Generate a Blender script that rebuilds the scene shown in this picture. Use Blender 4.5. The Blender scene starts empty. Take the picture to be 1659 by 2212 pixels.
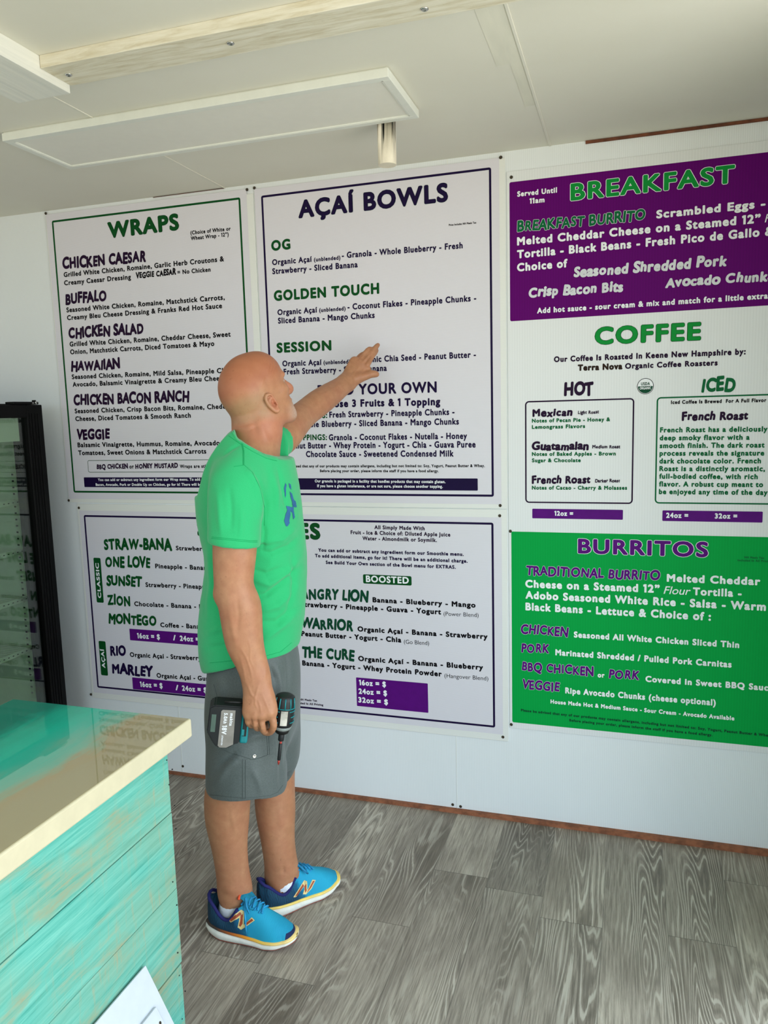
import bpy, bmesh, math, random
import numpy as np
from mathutils import Vector, Matrix, noise
from mathutils.bvhtree import BVHTree
random.seed(7)
SC = bpy.context.scene
COL = SC.collection

# ------------------------------------------------------------------ camera
CAMZ = 1.5904
def cam_axes(yaw, pitch, roll):
    F = np.array([math.sin(yaw)*math.cos(pitch), math.cos(yaw)*math.cos(pitch), math.sin(pitch)])
    R = np.array([math.cos(yaw), -math.sin(yaw), 0.0])
    U = np.cross(R, F)
    return math.cos(roll)*R+math.sin(roll)*U, F, -math.sin(roll)*R+math.cos(roll)*U
CR, CF, CU = cam_axes(math.radians(-17.95), math.radians(-7.54), math.radians(-1.572))
FPX = 1650.0
CAM = np.array([0.0, 0.0, CAMZ])
cd = bpy.data.cameras.new('camera')
cd.sensor_fit = 'HORIZONTAL'; cd.sensor_width = 36.0; cd.lens = 36.0*FPX/1659.0
cd.clip_start = 0.05
cam = bpy.data.objects.new('camera', cd); COL.objects.link(cam)
cam.matrix_world = Matrix(((CR[0], CU[0], -CF[0], 0), (CR[1], CU[1], -CF[1], 0), (CR[2], CU[2], -CF[2], CAMZ), (0, 0, 0, 1)))
SC.camera = cam

# ------------------------------------------------------------------ light
SC.view_settings.view_transform = 'Standard'
SC.view_settings.look = 'None'
SC.view_settings.gamma = 1.0
SC.view_settings.exposure = 0.0
SC.cycles.use_denoising = True
SC.cycles.max_bounces = 10
SC.cycles.diffuse_bounces = 6
w = bpy.data.worlds.new('world'); SC.world = w; w.use_nodes = True
nt = w.node_tree; nt.nodes.clear()
out = nt.nodes.new('ShaderNodeOutputWorld'); bg = nt.nodes.new('ShaderNodeBackground')
tc = nt.nodes.new('ShaderNodeTexCoord'); sp = nt.nodes.new('ShaderNodeSeparateXYZ'); rp = nt.nodes.new('ShaderNodeValToRGB')
mr = nt.nodes.new('ShaderNodeMapRange'); mr.inputs['From Min'].default_value = -1; mr.inputs['From Max'].default_value = 1
nt.links.new(tc.outputs['Generated'], sp.inputs[0]); nt.links.new(sp.outputs['Z'], mr.inputs['Value'])
nt.links.new(mr.outputs[0], rp.inputs[0]); nt.links.new(rp.outputs[0], bg.inputs[0]); nt.links.new(bg.outputs[0], out.inputs[0])
rp.color_ramp.elements[0].position = 0.47; rp.color_ramp.elements[0].color = (0.60, 0.55, 0.42, 1)
rp.color_ramp.elements[1].position = 0.53; rp.color_ramp.elements[1].color = (0.66, 0.84, 1.0, 1)
bg.inputs[1].default_value = 2.7
def area(name, loc, rot, sx, sy, power, color):
    l = bpy.data.lights.new(name, 'AREA'); l.shape = 'RECTANGLE'; l.size = sx; l.size_y = sy
    l.energy = power; l.color = color
    o = bpy.data.objects.new(name, l); COL.objects.link(o); o.location = loc; o.rotation_euler = rot
    return o
# daylight entering through the open doorway in the right wall and the open front of the hut
area('doorway_daylight', (1.7, 0.6, 1.3), (0, math.radians(90), 0), 2.2, 2.6, 54, (0.9, 0.96, 1.0))
area('front_daylight', (-0.6, -1.9, 1.35), (math.radians(90), 0, 0), 2.6, 1.9, 4, (0.95, 0.98, 1.0))

# ------------------------------------------------------------------ photo measuring helpers
def ray(px, py): return CF*FPX+CR*(px-829.5)+CU*(1106-py)
def P(px, py, Y): d = ray(px, py); return CAM+d*(Y/d[1])
def PZ(px, py, z): d = ray(px, py); return CAM+d*((z-CAMZ)/d[2])
def PX(px, py, x): d = ray(px, py); return CAM+d*(x/d[0])
MB = np.array([-1.06, 2.04, 0.0]); ER = np.array([.89, .456, 0]); ED = np.array([-.456, .89, 0]); UZ = np.array([0, 0, 1.0])
def M(px, py, d):
    r = ray(px, py); k = ((MB@ED+d)-CAM@ED)/(r@ED); return CAM+r*k
def mpp(p): return ((p-CAM)@CF)/FPX
def proj(p):
    q = np.asarray(p)-CAM; dd = q@CF
    return 829.5+FPX*(q@CR)/dd, 1106-FPX*(q@CU)/dd

# ------------------------------------------------------------------ materials
def srgb(h):
    h = h.lstrip('#'); c = [int(h[i:i+2], 16)/255 for i in (0, 2, 4)]
    return tuple((x/12.92 if x <= .04045 else ((x+.055)/1.055)**2.4) for x in c)+(1.0,)
class NT:
    def __init__(s, name):
        s.m = bpy.data.materials.new(name); s.m.use_nodes = True
        s.t = s.m.node_tree; s.b = s.t.nodes['Principled BSDF']; s.o = s.t.nodes['Material Output']
    def n(s, k, **kw):
        x = s.t.nodes.new(k)
        for a, v in kw.items():
            if a in x.inputs.keys() and not hasattr(x, a): x.inputs[a].default_value = v
            elif hasattr(x, a) and a not in ('Scale',): setattr(x, a, v)
            else: x.inputs[a].default_value = v
        return x
    def l(s, a, b): s.t.links.new(a, b)
    def coords(s, scale=(1, 1, 1), rot=(0, 0, 0), loc=(0, 0, 0), kind='Object'):
        c = s.n('ShaderNodeTexCoord'); m = s.n('ShaderNodeMapping')
        m.inputs['Scale'].default_value = scale; m.inputs['Rotation'].default_value = rot; m.inputs['Location'].default_value = loc
        s.l(c.outputs[kind], m.inputs[0]); return m.outputs[0]
    def noise(s, vec, scale, detail=4, rough=.55, dist=0):
        x = s.n('ShaderNodeTexNoise'); x.inputs['Scale'].default_value = scale; x.inputs['Detail'].default_value = detail
        x.inputs['Roughness'].default_value = rough; x.inputs['Distortion'].default_value = dist
        if vec is not None: s.l(vec, x.inputs['Vector'])
        return x.outputs['Fac']
    def ramp(s, fac, stops):
        r = s.n('ShaderNodeValToRGB'); e = r.color_ramp.elements
        while len(e) < len(stops): e.new(.5)
        for i, (p, c) in enumerate(stops): e[i].position = p; e[i].color = c
        s.l(fac, r.inputs[0]); return r.outputs[0]
    def mix(s, fac, a, b, mode='MIX'):
        x = s.n('ShaderNodeMix'); x.data_type = 'RGBA'; x.blend_type = mode
        for sock, v in ((x.inputs[0], fac), (x.inputs[6], a), (x.inputs[7], b)):
            if hasattr(v, 'is_linked') or isinstance(v, bpy.types.NodeSocket): s.l(v, sock)
            else: sock.default_value = v
        return x.outputs[2]
    def math(s, op, a, b=0.0, c=0.0):
        x = s.n('ShaderNodeMath'); x.operation = op
        for sock, v in zip(x.inputs, (a, b, c)):
            if isinstance(v, bpy.types.NodeSocket): s.l(v, sock)
            else: sock.default_value = v
        return x.outputs[0]
    def bump(s, h, strength=.3, dist=.002):
        x = s.n('ShaderNodeBump'); x.inputs['Strength'].default_value = strength; x.inputs['Distance'].default_value = dist
        s.l(h, x.inputs['Height']); s.l(x.outputs[0], s.b.inputs['Normal'])
    def set(s, color=None, rough=.5, metal=0, spec=.5, coat=0, sheen=0):
        if color is not None:
            if isinstance(color, bpy.types.NodeSocket): s.l(color, s.b.inputs['Base Color'])
            else: s.b.inputs['Base Color'].default_value = color
        s.b.inputs['Roughness'].default_value = rough; s.b.inputs['Metallic'].default_value = metal
        s.b.inputs['Specular IOR Level'].default_value = spec; s.b.inputs['Coat Weight'].default_value = coat
        s.b.inputs['Sheen Weight'].default_value = sheen
        return s
def flat(name, color, rough=.5, metal=0, spec=.5, coat=0, vary=.08):
    m = NT(name)
    c = srgb(color) if isinstance(color, str) else color
    v = m.noise(m.coords(), 35, 3)
    a = tuple(max(0, x*(1-vary)) for x in c[:3])+(1,); b = tuple(min(1, x*(1+vary)) for x in c[:3])+(1,)
    m.set(m.ramp(v, [(.35, a), (.65, b)]), rough, metal, spec, coat)
    return m.m
MT = {}
# corrugated plastic sheet: fine flutes along one axis
def coroplast(name, col, axis, pitch=.0062, rough=.42, amt=.05, spec=.4):
    m = NT(name); co = m.coords()
    s = m.n('ShaderNodeSeparateXYZ'); m.l(co, s.inputs[0])
    v = m.math('MULTIPLY', s.outputs[axis], 2*math.pi/pitch); sn = m.math('SINE', v)
    f = m.math('MULTIPLY_ADD', sn, .5, .5)
    big = m.noise(m.coords((1.5, 1.5, 1.5)), 2.0, 3)
    c = srgb(col); d = tuple(x*(1-amt) for x in c[:3])+(1,)
    c1 = m.mix(f, d, c); c2 = m.mix(m.math('MULTIPLY', big, .12), c1, tuple(x*.8 for x in c[:3])+(1,))
    m.set(c2, rough, 0, spec); m.bump(f, .12, .0006); return m.m
MT['wall'] = coroplast('white_fluted_wall_panel', '#e9edee', 'X', .0066, .5, .08)
MT['board'] = coroplast('white_fluted_sign_board', '#e6e7e2', 'Z', .004, .45, .03)
MT['print'] = coroplast('printed_lilac_white', '#dcd9e0', 'Z', .004, .45, .03)
MT['rboard'] = coroplast('white_fluted_sign_board_upright', '#e4e6e6', 'X', .009, .4, .05)
def ink(name, col, rough=.42, axis=None):
    return flat(name, col, .55, 0, .12, 0, .05)
MT['green'] = ink('green_ink', '#054a1d'); MT['dgreen'] = ink('dark_green_ink', '#08442c')
MT['purple'] = ink('dark_purple_ink', '#180836'); MT['plum'] = ink('plum_ink', '#230a2c')
MT['black'] = ink('near_black_ink', '#0a070e'); MT['white'] = ink('white_ink', '#eceef0')
MT['violet'] = ink('violet_ink', '#560a74'); MT['vpanel'] = coroplast('violet_printed_panel', '#5e0068', 'X', .009, .55, .08, .08)
MT['gpanel'] = coroplast('bright_green_printed_panel', '#02a045', 'X', .009, .55, .06, .08)
MT['bgreen'] = ink('bright_green_ink', '#078a35'); MT['brown'] = ink('dark_brown_ink', '#2c1d14')
MT['grey'] = ink('pale_grey_ink', '#d4d6da'); MT['lime'] = ink('deep_green_ink', '#066236')
# painted ceiling
m = NT('painted_ceiling'); n1 = m.noise(m.coords(), 3, 5, .6); n2 = m.noise(m.coords((4, 1, 1)), 1.3, 2)
m.set(m.mix(n2, m.ramp(n1, [(.3, srgb('#dcd9cb')), (.7, srgb('#e3e1d5'))]), srgb('#dfdcd0')), .75, 0, .3); m.bump(m.noise(m.coords(), 90, 4), .08, .001); MT['ceil'] = m.m
m = NT('patched_filler'); m.set(m.ramp(m.noise(m.coords((6, 1, 1)), 6, 5), [(.3, srgb('#d8d6c8')), (.7, srgb('#e2dfd0'))]), .8, 0, .2); MT['patch'] = m.m
# whitewashed board
m = NT('whitewashed_board'); g = m.noise(m.coords((6, 60, 60), (0, 0, .35)), 1.2, 6, .65, .6)
g2 = m.noise(m.coords((3, 6, 6)), 2.2, 4)
m.set(m.mix(g2, m.ramp(g, [(.3, srgb('#b9ab8a')), (.52, srgb('#dcd6c2')), (.75, srgb('#eae6d8'))]), m.ramp(g, [(.3, srgb('#cfc7ae')), (.7, srgb('#e6e2d4'))])), .8, 0, .2)
m.bump(g, .5, .002); MT['wash'] = m.m
m = NT('white_painted_board'); g = m.noise(m.coords((60, 2.5, 60)), 1.1, 5, .6)
m.set(m.ramp(g, [(.3, srgb('#d6d7d0')), (.7, srgb('#e6e5dc'))]), .7, 0, .25); m.bump(g, .4, .002); MT['wboard'] = m.m
MT['fixture'] = flat('white_enamel', '#dfe1d8', .4, vary=.02); MT['diffuser'] = flat('opal_diffuser', '#e4e2d8', .45, vary=.01)
MT['pipe'] = flat('cream_pvc', '#e6dcc6', .5, vary=.04); MT['screw'] = flat('dark_brass_screw', '#4a4236', .35, .8)
MT['sill'] = flat('reddish_bare_wood', '#8a5438', .8, vary=.3); MT['gap'] = flat('brown_timber', '#6a3a22', .8, vary=.3)
MT['blackmetal'] = flat('black_enamel', '#030303', .45, 0, .15); MT['rubber'] = flat('black_gasket', '#070808', .55)
MT['liner'] = flat('pale_liner', '#eaf2e4', .6, vary=.03); MT['chrome'] = flat('bright_steel', '#c8c8c4', .25, 1.0)
MT['wire'] = flat('white_coated_wire', '#e0e6d6', .5, vary=.03); MT['plate'] = flat('white_plastic_sheet', '#c2c7ce', .5, vary=.02)
m = NT('door_glass'); ge = m.n('ShaderNodeNewGeometry'); dt = m.n('ShaderNodeVectorMath'); dt.operation = 'DOT_PRODUCT'; m.l(ge.outputs['Normal'], dt.inputs[0]); m.l(ge.outputs['Incoming'], dt.inputs[1])
cs = m.math('SUBTRACT', 1.0, m.math('ABSOLUTE', dt.outputs['Value'])); rf = m.math('MULTIPLY_ADD', m.math('POWER', cs, 5.0), .95, .085)   # mirror share by viewing angle
gl = m.n('ShaderNodeBsdfGlossy'); gl.inputs['Roughness'].default_value = 0.012; tr = m.n('ShaderNodeBsdfTransparent'); tr.inputs[0].default_value = (.74, .83, .75, 1)
mx = m.n('ShaderNodeMixShader'); m.l(rf, mx.inputs[0]); m.l(tr.outputs[0], mx.inputs[1]); m.l(gl.outputs[0], mx.inputs[2]); m.l(mx.outputs[0], m.o.inputs[0]); MT['glass'] = m.m
# wood floor: grey oak planks running towards the sign wall
m = NT('grey_oak_planks'); co = m.coords()
s = m.n('ShaderNodeSeparateXYZ'); m.l(co, s.inputs[0])
PW = .19
row = m.math('FLOOR', m.math('DIVIDE', m.math('ADD', s.outputs['X'], .06), PW))
wn = m.n('ShaderNodeTexWhiteNoise'); wn.noise_dimensions = '1D'; m.l(row, wn.inputs['W'])
yo = m.math('MULTIPLY_ADD', wn.outputs['Value'], 1.2, s.outputs['Y'])
colr = m.math('FLOOR', m.math('DIVIDE', yo, 1.22))
wn2 = m.n('ShaderNodeTexWhiteNoise'); wn2.noise_dimensions = '2D'
cb = m.n('ShaderNodeCombineXYZ'); m.l(row, cb.inputs[0]); m.l(colr, cb.inputs[1]); m.l(cb.outputs[0], wn2.inputs['Vector'])
cv = m.n('ShaderNodeCombineXYZ')   # grain coordinates, shifted per plank
m.l(m.math('MULTIPLY_ADD', wn2.outputs['Value'], 37.0, s.outputs['X']), cv.inputs[0]); m.l(m.math('MULTIPLY_ADD', wn2.outputs['Value'], 11.0, s.outputs['Y']), cv.inputs[1])
mp = m.n('ShaderNodeMapping'); mp.inputs['Scale'].default_value = (1, .10, 1); m.l(cv.outputs[0], mp.inputs[0])
big = m.noise(mp.outputs[0], 7.0, 2, .45, .25)            # cathedral field
mp2 = m.n('ShaderNodeMapping'); mp2.inputs['Scale'].default_value = (1, .035, 1); m.l(cv.outputs[0], mp2.inputs[0])
fine = m.noise(mp2.outputs[0], 190, 5, .7); mid = m.noise(mp2.outputs[0], 42, 3, .6)
ringv = m.math('SINE', m.math('MULTIPLY', m.math('MULTIPLY_ADD', fine, .016, big), 210.0)); ring = m.math('MULTIPLY_ADD', ringv, .5, .5)
mp3 = m.n('ShaderNodeMapping'); mp3.inputs['Scale'].default_value = (1, .3, 1); m.l(cv.outputs[0], mp3.inputs[0])
tone = m.noise(mp3.outputs[0], 5, 3, .5)
mp4 = m.n('ShaderNodeMapping'); mp4.inputs['Scale'].default_value = (1, .22, 1); m.l(cv.outputs[0], mp4.inputs[0])
mask = m.ramp(m.noise(mp4.outputs[0], 6.5, 2, .5), [(.44, (.12, .12, .12, 1)), (.62, (1, 1, 1, 1))])
base = m.ramp(tone, [(.3, srgb('#7c7265')), (.5, srgb('#a1978a')), (.72, srgb('#bdb3a3'))])
c1 = m.mix(m.math('MULTIPLY', m.ramp(fine, [(.40, (0, 0, 0, 1)), (.60, (1, 1, 1, 1))]), .55), base, srgb('#544c42'))
lines = m.ramp(ring, [(.80, (0, 0, 0, 1)), (.97, (1, 1, 1, 1))])
c2 = m.mix(m.math('MULTIPLY', lines, m.math('MULTIPLY', mask, .85)), c1, srgb('#c2bbad'))
drk = m.ramp(ring, [(.0, (1, 1, 1, 1)), (.35, (0, 0, 0, 1))])
c3 = m.mix(m.math('MULTIPLY', m.math('MULTIPLY', drk, mask), .42), c2, srgb('#4c463f'))
# plank seams
fx = m.math('FRACT', m.math('DIVIDE', m.math('ADD', s.outputs['X'], .06), PW)); fy = m.math('FRACT', m.math('DIVIDE', yo, 1.22))
sx = m.math('GREATER_THAN', m.math('ABSOLUTE', m.math('SUBTRACT', fx, .5)), .494); sy = m.math('GREATER_THAN', m.math('ABSOLUTE', m.math('SUBTRACT', fy, .5)), .4988)
seam = m.math('MAXIMUM', sx, sy)
val = m.math('MULTIPLY_ADD', wn2.outputs['Value'], .38, .78)
hs = m.n('ShaderNodeHueSaturation'); m.l(val, hs.inputs['Value']); m.l(c3, hs.inputs['Color'])
c4 = m.mix(m.math('MULTIPLY', seam, .45), hs.outputs[0], srgb('#3d3a34'))
m.set(c4, .48, 0, .35); m.bump(m.math('SUBTRACT', fine, m.math('MULTIPLY', seam, .6)), .12, .001); MT['floor'] = m.m
# turquoise washed planks
m = NT('turquoise_washed_plank'); oi = m.n('ShaderNodeObjectInfo')
ad = m.n('ShaderNodeVectorMath'); ad.operation = 'ADD'; tcx = m.n('ShaderNodeTexCoord'); m.l(tcx.outputs['Object'], ad.inputs[0])
cbx = m.n('ShaderNodeCombineXYZ'); m.l(m.math('MULTIPLY', oi.outputs['Random'], 9.0), cbx.inputs[1]); m.l(cbx.outputs[0], ad.inputs[1])
def mpv(sc, rot=(0, 0, 0)):
    q = m.n('ShaderNodeMapping'); q.inputs['Scale'].default_value = sc; q.inputs['Rotation'].default_value = rot; m.l(ad.outputs[0], q.inputs[0]); return q.outputs[0]
g = m.noise(mpv((1, 1.3, 34)), 3.2, 7, .7, .8); blot = m.noise(mpv((1, 1.6, 4.5)), 2.6, 4, .6, .5); scr = m.noise(mpv((1, 26, 2.2)), 3.0, 4, .7); lo = m.noise(mpv((1, 1, 3)), 2.2, 3)
c1 = m.ramp(g, [(.28, srgb('#2d8a7a')), (.46, srgb('#58aa9a')), (.64, srgb('#74bcab')), (.8, srgb('#549f90'))])
c1 = m.mix(m.ramp(lo, [(.40, (0, 0, 0, 1)), (.68, (.75, .75, .75, 1))]), c1, srgb('#80a38a'))
tan = m.math('MULTIPLY', m.ramp(blot, [(.50, (0, 0, 0, 1)), (.66, (1, 1, 1, 1))]), m.ramp(g, [(.40, (.15, .15, .15, 1)), (.6, (1, 1, 1, 1))]))
c2 = m.mix(m.math('MULTIPLY', tan, .85), c1, srgb('#a08a60'))
sc2 = m.math('MULTIPLY', m.ramp(scr, [(.55, (0, 0, 0, 1)), (.66, (1, 1, 1, 1))]), m.ramp(lo, [(.38, (0, 0, 0, 1)), (.6, (.7, .7, .7, 1))]))
c3 = m.mix(m.math('MULTIPLY', sc2, .55), c2, srgb('#b09064'))
m.set(c3, .6, 0, .3); m.bump(g, .25, .0015); MT['plank'] = m.m
# poured epoxy top, teal into sand
m = NT('teal_and_sand_epoxy'); co = m.coords(); s = m.n('ShaderNodeSeparateXYZ'); m.l(co, s.inputs[0])
wv = m.noise(m.coords((2.2, 1.2, 1)), 2.3, 4, .5, .7); fn = m.noise(m.coords((9, 2.2, 1), (0, 0, .5)), 2.5, 4, .6, 1.2)
t = m.math('ADD', m.math('MULTIPLY_ADD', m.math('ADD', s.outputs['X'], m.math('MULTIPLY', s.outputs['Y'], -.16)), 1.0/.36, 4.35), m.math('MULTIPLY_ADD', wv, .55, -.28))
t2 = m.math('ADD', t, m.math('MULTIPLY_ADD', fn, .30, -.15))
m.set(m.ramp(t2, [(.12, srgb('#007d6b')), (.28, srgb('#00a88e')), (.46, srgb('#02b89c')), (.62, srgb('#35b59c')), (.79, srgb('#74ae94')), (.90, srgb('#a6966e')), (.99, srgb('#a39874'))]), .35, 0, .2, 1.0)
m.b.inputs['Coat Roughness'].default_value = .0; MT['epoxy'] = m.m
MT['cream'] = flat('cream_resin_edge', '#cbc1a2', .35, vary=.03)

# ------------------------------------------------------------------ mesh helpers
def link(name, me, mats, parent=None, smooth=False):
    o = bpy.data.objects.new(name, me); COL.objects.link(o)
    for mm in (mats if isinstance(mats, (list, tuple)) else [mats]): me.materials.append(mm)
    if parent is not None: o.parent = parent
    if smooth: me.shade_smooth()
    return o
def obj(name, bm, mats, parent=None, smooth=False):
    me = bpy.data.meshes.new(name); bm.normal_update(); bm.to_mesh(me); bm.free()
    return link(name, me, mats, parent, smooth)
def tag(o, label=None, cat=None, group=None, kind=None):
    if label: o['label'] = label
    if cat: o['category'] = cat
    if group: o['group'] = group
    if kind: o['kind'] = kind
    return o
def empty(name, loc=(0, 0, 0)):
    o = bpy.data.objects.new(name, None); COL.objects.link(o); o.location = loc; o.empty_display_size = .05; return o
def box(bm, lo, hi, bev=0, mi=0, mtx=None, seg=2):
    r = bmesh.ops.create_cube(bm, size=1); v = r['verts']
    S = Matrix.Translation([(a+b)/2 for a, b in zip(lo, hi)]) @ Matrix.Diagonal([b-a for a, b in zip(lo, hi)]+[1])
    bmesh.ops.transform(bm, matrix=S, verts=v)
    f = set(f for x in v for f in x.link_faces)
    if bev:
        e = list(set(e for x in v for e in x.link_edges))
        rr = bmesh.ops.bevel(bm, geom=e, offset=bev, segments=seg, affect='EDGES', profile=.5)
        v = list(set(x for q in rr['faces'] for x in q.verts) | set(x for x in v if x.is_valid))
        f = set(q for x in v for q in x.link_faces)
    if mtx is not None: bmesh.ops.transform(bm, matrix=mtx, verts=list(set(x for q in f for x in q.verts)))
    for q in f: q.material_index = mi
    return list(f)
def boxobj(name, lo, hi, mat, parent=None, bev=0):
    bm = bmesh.new(); box(bm, lo, hi, bev); return obj(name, bm, mat, parent)
def tube(bm, pts, rad, seg=10, mi=0, caps=True):
    pts = [Vector(p) for p in pts]; n = len(pts)
    rads = rad if isinstance(rad, (list, tuple)) else [rad]*n
    rings = []; prev = None
    for i, p in enumerate(pts):
        t = (pts[min(i+1, n-1)]-pts[max(i-1, 0)]).normalized()
        if prev is None:
            a = t.orthogonal().normalized()
        else:
            a = (prev-t*prev.dot(t)).normalized()
        prev = a; b = t.cross(a)
        rings.append([bm.verts.new(p+(a*math.cos(k*2*math.pi/seg)+b*math.sin(k*2*math.pi/seg))*rads[i]) for k in range(seg)])
    for r0, r1 in zip(rings, rings[1:]):
        for k in range(seg):
            f = bm.faces.new((r0[k], r0[(k+1) % seg], r1[(k+1) % seg], r1[k])); f.material_index = mi; f.smooth = True
    if caps:
        for r, fl in ((rings[0], True), (rings[-1], False)):
            f = bm.faces.new(r[::-1] if fl else r); f.material_index = mi
def lathe(bm, prof, mtx=None, seg=28, mi=0):
    """prof: (radius, height) pairs, turned about local Z."""
    rings = []
    for r, h in prof:
        rings.append([bm.verts.new((max(r, 1e-5)*math.cos(k*2*math.pi/seg), max(r, 1e-5)*math.sin(k*2*math.pi/seg), h)) for k in range(seg)])
    for a, b in zip(rings, rings[1:]):
        for k in range(seg):
            f = bm.faces.new((a[k], a[(k+1) % seg], b[(k+1) % seg], b[k])); f.material_index = mi; f.smooth = True
    f = bm.faces.new(rings[0][::-1]); f.material_index = mi
    f = bm.faces.new(rings[-1]); f.material_index = mi
    if mtx is not None: bmesh.ops.transform(bm, matrix=mtx, verts=[v for r in rings for v in r])

# ------------------------------------------------------------------ the hut: floor, walls, ceiling
ZC = 2.4724; YW = 2.8; XR = .56; XL = -3.1; YB = -2.0
tag(boxobj('floor', (XL-.1, YB, -.08), (XR+.1, YW+.1, 0), MT['floor']), kind='structure')
tag(boxobj('ceiling', (XL-.1, YB, ZC), (XR+.1, YW+.1, ZC+.08), MT['ceil']), kind='structure')
wb = tag(boxobj('wall_back', (XL-.1, YW, 0.0), (XR+.1, YW+.1, ZC), MT['wall']), kind='structure')
tag(boxobj('wall_left', (XL-.1, YB, 0.0), (XL, YW, ZC), MT['wall']), kind='structure')
tag(boxobj('wall_right', (XR, 1.95, 0.0), (XR+.1, YW, ZC), MT['wall']), kind='structure')
# reddish sill strip along the foot of the sign wall; thicker towards the right
bm = bmesh.new()
v = [bm.verts.new(c) for c in ((XL, YW-.012, 0), (XR, YW-.018, 0), (XR, YW-.018, .021), (XL, YW-.012, .004), (XL, YW, 0), (XR, YW, 0), (XR, YW, .021), (XL, YW, .004))]
for q in ((0, 1, 2, 3), (4, 7, 6, 5), (3, 2, 6, 7), (0, 4, 5, 1), (0, 3, 7, 4), (1, 5, 6, 2)): bm.faces.new([v[i] for i in q])
tag(obj('baseboard_back', bm, MT['sill']), kind='structure')
# bare timber showing between wall panel and ceiling
a, b = P(330, 420, YW-.004), P(485, 403, YW-.004)
tag(boxobj('trim_1', (a[0], YW-.006, a[2]-.012), (b[0], YW, ZC-.002), MT['gap']), kind='structure')
a, b = P(1265, 308, YW-.004), P(1659, 258, YW-.004)
tag(boxobj('trim_2', (a[0], YW-.006, ZC-.010), (XR, YW, ZC-.001), MT['gap']), kind='structure')
# upright seams between the wall sheets
bm = bmesh.new()
for x in (P(988, 1738, YW)[0], P(384, 1500, YW)[0]):
    box(bm, (x-.0012, YW-.0015, .005), (x+.0012, YW, ZC), 0)
tag(obj('trim_3', bm, MT['board'], ), kind='structure')
# ceiling sheet joints with filler
bm = bmesh.new()
for x0, wd in ((-.275, .004), (-1.525, .003)):
    box(bm, (x0-wd, .3, ZC-.0025), (x0+wd, YW, ZC), .001)
tag(obj('trim_4', bm, MT['ceil']), kind='structure')
bm = bmesh.new()
for x0_, x1_, y0_, y1_ in ((-.345, -.282, 1.775, 2.12), (-.31, -.282, 2.12, 2.42)): box(bm, (x0_, y0_, ZC-.0008), (x1_, y1_, ZC), 0)
tag(obj('trim_7', bm, MT['patch']), kind='structure')
# screws
def screw(name, p, parent, nrm='Y', r=.0058, mat=None):
    bm = bmesh.new()
    prof = [(r, 0), (r, .0012), (r*.8, .0028), (r*.45, .0034), (r*.4, .002), (.0, .002)]
    if nrm == 'Y': mt = Matrix.Translation(p) @ Matrix.Rotation(math.radians(90), 4, 'X')
    elif nrm == '-Z': mt = Matrix.Translation(p) @ Matrix.Rotation(math.radians(180), 4, 'X')
    else: mt = Matrix.Translation(p) @ Matrix.Rotation(math.radians(90), 4, 'Y')
    lathe(bm, prof, mt, 14); return obj(name, bm, mat or MT['screw'], parent)
for q in ((395, 1655), (978, 1738), (995, 1742)): screw('screw', P(*q, YW), wb)
# ceiling boards
cb_ = tag(boxobj('trim_5', (-1.385, 1.648, ZC-.03), (XR, 1.758, ZC), MT['wash'], bev=.0015), kind='structure')
for q in ((498, 93), (148, 161), (917, 19)): screw('screw', PZ(q[0], q[1], ZC-.03), cb_, '-Z', .009, MT['chrome'])
tag(boxobj('trim_6', (-1.555, YB, ZC-.05), (-1.386, 1.754, ZC), MT['wboard'], bev=.0015), kind='structure')

# flat LED ceiling panel
lp = tag(empty('ceiling_light', (-1.215, 2.167, ZC)), 'long flat white rectangular light panel fixed to the ceiling above the menu boards', 'ceiling light')
x0, x1, y0, y1, zb = -1.857, -.609, 2.015, 2.32, ZC-.026
bm = bmesh.new()
fw = .022
for lo, hi in (((x0, y0, zb), (x1, y0+fw, ZC-.003)), ((x0, y1-fw, zb), (x1, y1, ZC-.003)), ((x0, y0+fw, zb), (x0+fw, y1-fw, ZC-.003)), ((x1-fw, y0+fw, zb), (x1, y1-fw, ZC-.003))):
    box(bm, lo, hi, .0012)
box(bm, (x0+.004, y0+.004, ZC-.006), (x1-.004, y1-.004, ZC), 0)
def part(name, bm, mat, parent, smooth=False):
    o = obj(name, bm, mat, None, smooth); o.parent = parent; o.matrix_parent_inverse = parent.matrix_basis.inverted(); return o
part('frame', bm, MT['fixture'], lp)
bm = bmesh.new(); k = .0035
for lo, hi in (((x0+fw, y0+fw, zb+.001), (x1-fw, y0+fw+k, zb+.008)), ((x0+fw, y1-fw-k, zb+.001), (x1-fw, y1-fw, zb+.008)), ((x0+fw, y0+fw, zb+.001), (x0+fw+k, y1-fw, zb+.008)), ((x1-fw-k, y0+fw, zb+.001), (x1-fw, y1-fw, zb+.008))):
    box(bm, lo, hi, 0)
part('inner_lip', bm, MT['fixture'], lp)
bm = bmesh.new(); box(bm, (x0+fw+k, y0+fw+k, zb+.005), (x1-fw-k, y1-fw-k, zb+.009), 0); part('diffuser', bm, MT['diffuser'], lp)
# short cream pipe stub coming down behind the panel
bm = bmesh.new(); lathe(bm, [(.0275, 0), (.0285, .001), (.0285, ZC-2.341), (.0285, ZC-2.347)], Matrix.Translation((-.726, 2.37, 2.341)), 32)
tag(obj('pipe_stub', bm, MT['pipe'], smooth=False), 'short cream round pipe hanging from the ceiling behind the flat light panel', 'pipe')

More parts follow.
